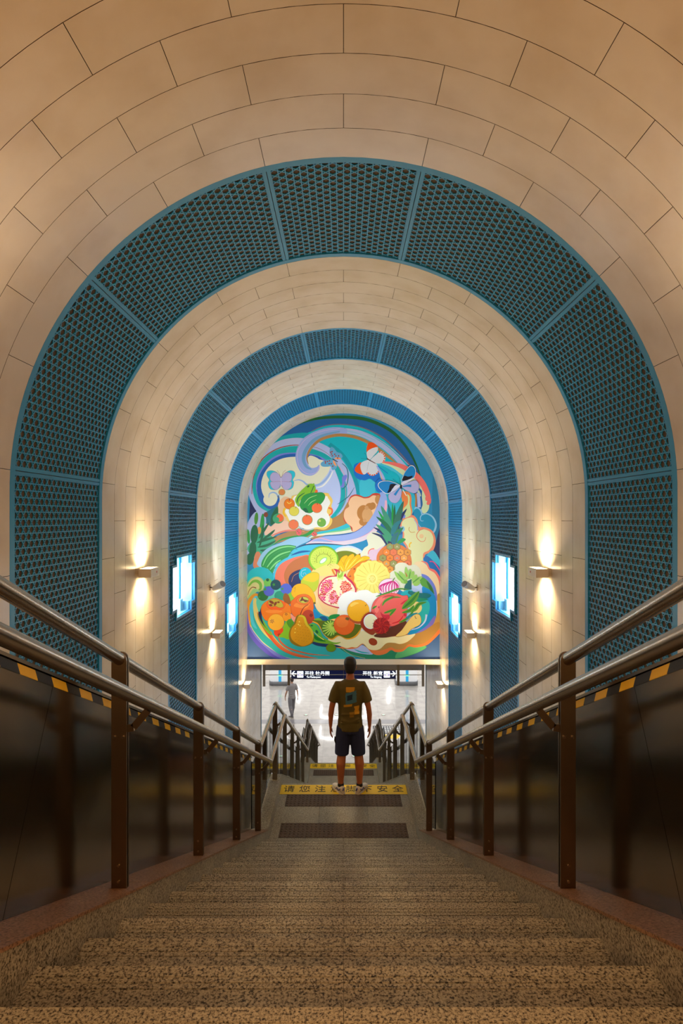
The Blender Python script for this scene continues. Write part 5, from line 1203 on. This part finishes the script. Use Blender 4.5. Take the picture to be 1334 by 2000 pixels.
def person(name_label, loc, skin, shirt, shorts, shoe, hairc, stride=0, long_pants=False, h=1.0, shirtmat=None, rz=0):
    t = thing('person', name_label, 'person', loc, None, rz)
    s = stride
    mb = MB()
    LEG = []
    for sd in (-1, 1):
        a = s*sd
        hip = (sd*.085, 0, .92); knee = (sd*.112, .02+a*.20, .50-.0*abs(a)); ank = (sd*.125, -.01+a*.42-(.05 if a < 0 else 0), .09+(.05 if a < 0 else 0))
        mid = ((knee[0]+ank[0])/2+sd*.006, (knee[1]+ank[1])/2-.022, .345); LEG.append((hip, knee, mid, ank))
        mb.tube([hip, ((hip[0]+knee[0])/2, (hip[1]+knee[1])/2+.01, .72), (knee[0], knee[1], knee[2]+.05), knee, (mid[0], mid[1], mid[2]+.04), mid, (ank[0], ank[1], .17), ank, (ank[0], ank[1]+.01, ank[2]-.05)],
                [.078, .080, .064, .059, .063, .058, .041, .037, .039], 16)
        mb.loft([ell((ank[0]+sd*.02*q, ank[1]-.03+.2*q, ank[2]-.05+.0*q), .036, .03, 10) for q in (0, .5, 1)])
    # trunk
    mb.loft([ell((0, 0, .86), .13, .085), ell((0, 0, .95), .145, .095), ell((0, .0, 1.05), .138, .092), ell((0, 0, 1.18), .145, .095), ell((0, 0, 1.32), .165, .105), ell((0, -.005, 1.42), .165, .098), ell((0, -.005, 1.475), .11, .07), ell((0, 0, 1.51), .058, .056), ell((0, .01, 1.57), .054, .056)])
    # head
    mb.loft([ell((0, .035, 1.560), .030, .035), ell((0, .030, 1.585), .055, .070), ell((0, .025, 1.62), .068, .088), ell((0, .015, 1.67), .076, .097), ell((0, .008, 1.72), .077, .098), ell((0, .003, 1.76), .066, .084), ell((0, 0, 1.785), .040, .052), ell((0, 0, 1.793), .012, .016)])
    mb.tube([(0, .115, 1.70), (0, .130, 1.665), (0, .125, 1.655)], [.009, .014, .012], 10)      # nose
    mb.ball((0, .116, 1.615), (.024, .010, .009), 10)                                          # mouth
    for sd in (-1, 1): mb.ball((sd*.080, .012, 1.672), (.010, .020, .032), 10)                   # ears
    # arms
    ARM = []
    for sd in (-1, 1):
        a = -s*sd
        sh = (sd*.175, -.005, 1.43); el = (sd*.245, -.015+a*.10, 1.13); wr = (sd*.262, .035+a*.22, .89); ARM.append((sh, el, wr))
        mb.tube([(sd*.12, 0, 1.43), sh, ((sh[0]+el[0])/2, (sh[1]+el[1])/2, 1.29), el, ((el[0]+wr[0])/2+sd*.004, (el[1]+wr[1])/2, 1.03), wr, (wr[0], wr[1], wr[2]-.03)], [.055, .052, .045, .038, .037, .025, .022], 14)
        hand(mb, (wr[0], wr[1], wr[2]-.03), sd)
    fuse(mb.build('body', skin, t), .0075, 3)
    # eyes
    for sd in (-1, 1):
        mb = MB(); mb.ball((sd*.030, .1035, 1.678), (.011, .008, .006), 10); mb.build('eye', M['white'], t)
        mb = MB(); mb.ball((sd*.030, .1105, 1.678), (.005, .002, .005), 8); mb.build('pupil', M['black'], t)
    # hair cap
    mb = MB()
    mb.loft([ell((0, -.030, 1.600), .056, .058), ell((0, -.022, 1.64), .074, .078), ell((0, -.014, 1.69), .083, .090), ell((0, -.004, 1.735), .085, .100), ell((0, 0, 1.77), .075, .092), ell((0, 0, 1.797), .052, .062), ell((0, 0, 1.808), .018, .022)])
    fuse(mb.build('hair', hairc, t), .008, 3)
    # t-shirt
    mb = MB()
    mb.loft([ell((.0, -.003, .835), .172, .118, 24, 0), ell((0, -.003, .90), .170, .118, 24), ell((0, 0, 1.02), .158, .108, 24), ell((0, 0, 1.16), .162, .108, 24), ell((0, 0, 1.30), .182, .116, 24), ell((0, -.005, 1.40), .192, .112, 24), ell((0, -.005, 1.455), .165, .092, 24), ell((0, 0, 1.492), .10, .074, 24), ell((0, 0, 1.515), .066, .064, 24)])
    for (sh, el, wr), sd in zip(ARM, (-1, 1)):
        e = Vector(sh).lerp(Vector(el), .72)
        mb.tube([(sd*.10, -.005, 1.415), (sd*.165, -.005, 1.425), Vector(sh).lerp(Vector(el), .3), e+Vector((sd*.006, 0, 0))], [.066, .067, .068, .070], 18)
    # folds at the waist
    for zz_, ph in ((.95, .2), (.99, -.25), (1.06, .15)):
        mb.tube([(-.13, -.088-.01, zz_), (0, -.110, zz_+.03*ph*3), (.13, -.09-.008, zz_+.02)], .010, 8)
    fuse(mb.build('t_shirt', shirtmat or shirt, t), .010, 5)
    # shorts or trousers
    mb = MB()
    mb.loft([ell((0, 0, .80), .165, .112, 24), ell((0, 0, .88), .166, .114, 24), ell((0, 0, .97), .152, .104, 24)])
    for (hip, knee, mid, ank), sd in zip(LEG, (-1, 1)):
        if long_pants: mb.tube([(hip[0], 0, .88), ((hip[0]+knee[0])/2, (hip[1]+knee[1])/2+.01, .72), knee, mid, (ank[0], ank[1], ank[2]+.08), (ank[0], ank[1], ank[2]-.01)], [.096, .102, .088, .082, .068, .064], 18)
        else: mb.tube([(hip[0], 0, .88), (sd*.095, .005, .76), (sd*.105, .012, .62), (sd*.112, .016, .505)], [.096, .100, .098, .095], 18)
    fuse(mb.build('trousers' if long_pants else 'shorts', shorts, t), .010, 5)
    if not long_pants:
        mb = MB(); mb.tube([(-.19, -.03, .66), (-.205, -.02, .70), (-.20, 0, .74)], .010, 8); mb.build('belt_strap', M['black'], t)
    # shoes, toes turned out
    for (hip, knee, mid, ank), sd in zip(LEG, (-1, 1)):
        th = math.radians(28)*sd; fx, fy = math.sin(th), math.cos(th); bz = ank[2]-.09
        mb = MB(); rings = []
        for q, hw, top in ((-.075, .012, .050), (-.068, .030, .075), (-.045, .040, .088), (0, .042, .092), (.05, .044, .075), (.10, .049, .058), (.15, .047, .048), (.185, .034, .038), (.20, .012, .028)):
            c = (ank[0]+fx*q, ank[1]+fy*q); r = []
            for k in range(14):
                a = 2*PI*k/14; u = hw*math.cos(a); v = top/2+math.sin(a)*top/2
                r.append((c[0]+fy*u, c[1]-fx*u, bz+.012+v*(1 if v > 0 else 1)))
            rings.append(r)
        mb.loft(rings); so_ = mb.build('shoe', shoe, t)
        mb = MB(); rings = []
        for q, hw in ((-.078, .018), (-.06, .036), (0, .044), (.06, .045), (.11, .052), (.16, .048), (.205, .018)):
            c = (ank[0]+fx*q, ank[1]+fy*q); rings.append([(c[0]+fy*u, c[1]-fx*u, bz+z_) for u, z_ in ((-hw, 0), (hw, 0), (hw, .018), (-hw, .018))])
        mb.loft(rings, sm=False); mb.build('sole', M['offwhite'], so_)
        if not long_pants:
            mb = MB()
            for e in (-1, 1):
                q0 = [(-.05, .040, .070), (-.02, .0425, .040), (.03, .0445, .060), (.06, .046, .030)]
                mb.tube([(ank[0]+fx*q+fy*e*u, ank[1]+fy*q-fx*e*u, bz+z_) for q, u, z_ in q0], .0055, 6)
            mb.tube([(ank[0]-fx*.078+fy*-.012, ank[1]-fy*.078, bz+.05), (ank[0]-fx*.074, ank[1]-fy*.074, bz+.07), (ank[0]-fx*.070, ank[1]-fy*.07, bz+.085)], .008, 6)
            mb.build('stripe', mat('shoe_blue', rgb(40, 60, 150), .5), so_)
            mb = MB(); mb.tube([(ank[0], ank[1], bz+.085), (ank[0], ank[1], bz+.125)], [.043, .041], 14); mb.build('sock', M['black'], t)
    return t
skin = mat('tanned_skin', rgb(176, 104, 66), .5); 
shirtm = mat('olive_cotton', rgb(92, 80, 32), .85)
# printed patches on the back of the shirt, flat print in object space
g = nd(shirtm, 'ShaderNodeTexCoord'); sx = nd(shirtm, 'ShaderNodeSeparateXYZ'); lk(shirtm, g.outputs['Object'], sx.inputs[0])
prev = None
nz = nd(shirtm, 'ShaderNodeTexNoise'); nz.inputs['Scale'].default_value = 22; lk(shirtm, g.outputs['Object'], nz.inputs['Vector'])
def mth(op, a, b=None, c=None):
    n_ = nd(shirtm, 'ShaderNodeMath', operation=op)
    for i, v in enumerate((a, b, c)):
        if v is None: continue
        if isinstance(v, (int, float)): n_.inputs[i].default_value = v
        else: lk(shirtm, v, n_.inputs[i])
    return n_.outputs[0]
base = None
for (x0, x1, z0, z1, col, sh_) in ((-.055, .055, 1.365, 1.43, (214, 150, 24), 0), (-.062, .085, 1.21, 1.365, (70, 120, 140), .25), (-.04, .03, 1.26, 1.33, (30, 50, 70), .3), (-.085, .025, 1.175, 1.205, (206, 150, 24), .15), (.055, .12, 1.06, 1.17, (206, 150, 24), .1), (-.01, .05, 1.03, 1.10, (150, 112, 24), .1)):
    X = mth('ADD', sx.outputs[0], mth('MULTIPLY', mth('SUBTRACT', nz.outputs['Fac'], .5), .03)); Z = mth('SUBTRACT', sx.outputs[2], mth('MULTIPLY', sx.outputs[0], sh_))
    k = mth('MULTIPLY', mth('MULTIPLY', mth('GREATER_THAN', X, x0), mth('LESS_THAN', X, x1)), mth('MULTIPLY', mth('GREATER_THAN', Z, z0), mth('LESS_THAN', Z, z1)))
    k = mth('MULTIPLY', k, mth('LESS_THAN', sx.outputs[1], -.02))
    mx = nd(shirtm, 'ShaderNodeMixRGB'); lk(shirtm, k, mx.inputs[0])
    if base is None: mx.inputs[1].default_value = rgb(92, 80, 32)
    else: lk(shirtm, base, mx.inputs[1])
    mx.inputs[2].default_value = rgb(*col); base = mx.outputs[0]
lk(shirtm, base, bsdf(shirtm).inputs['Base Color'])
hair = mat('black_hair', rgb(24, 18, 16), .6)
person('man seen from behind in olive printed t-shirt, navy shorts and white sneakers on the landing', (.088, 7.62, L1+.005),
       skin, shirtm, mat('navy_cotton', rgb(34, 42, 78), .9), mat('shoe_white', rgb(222, 212, 200), .5), hair)
greyc = mat('grey_cloth', rgb(150, 146, 148), .9)
person('distant person in grey clothes walking across the pale hall floor beyond the left rail', (-2.35, 25.9, FH),
       mat('skin_light', rgb(196, 150, 126), .5), greyc, mat('grey_trousers', rgb(120, 118, 124), .9), mat('grey_shoe', rgb(120, 118, 120), .6), mat('brown_hair', rgb(70, 56, 52), .6), stride=.55, long_pants=True, rz=.5)
#PEOPLE_END
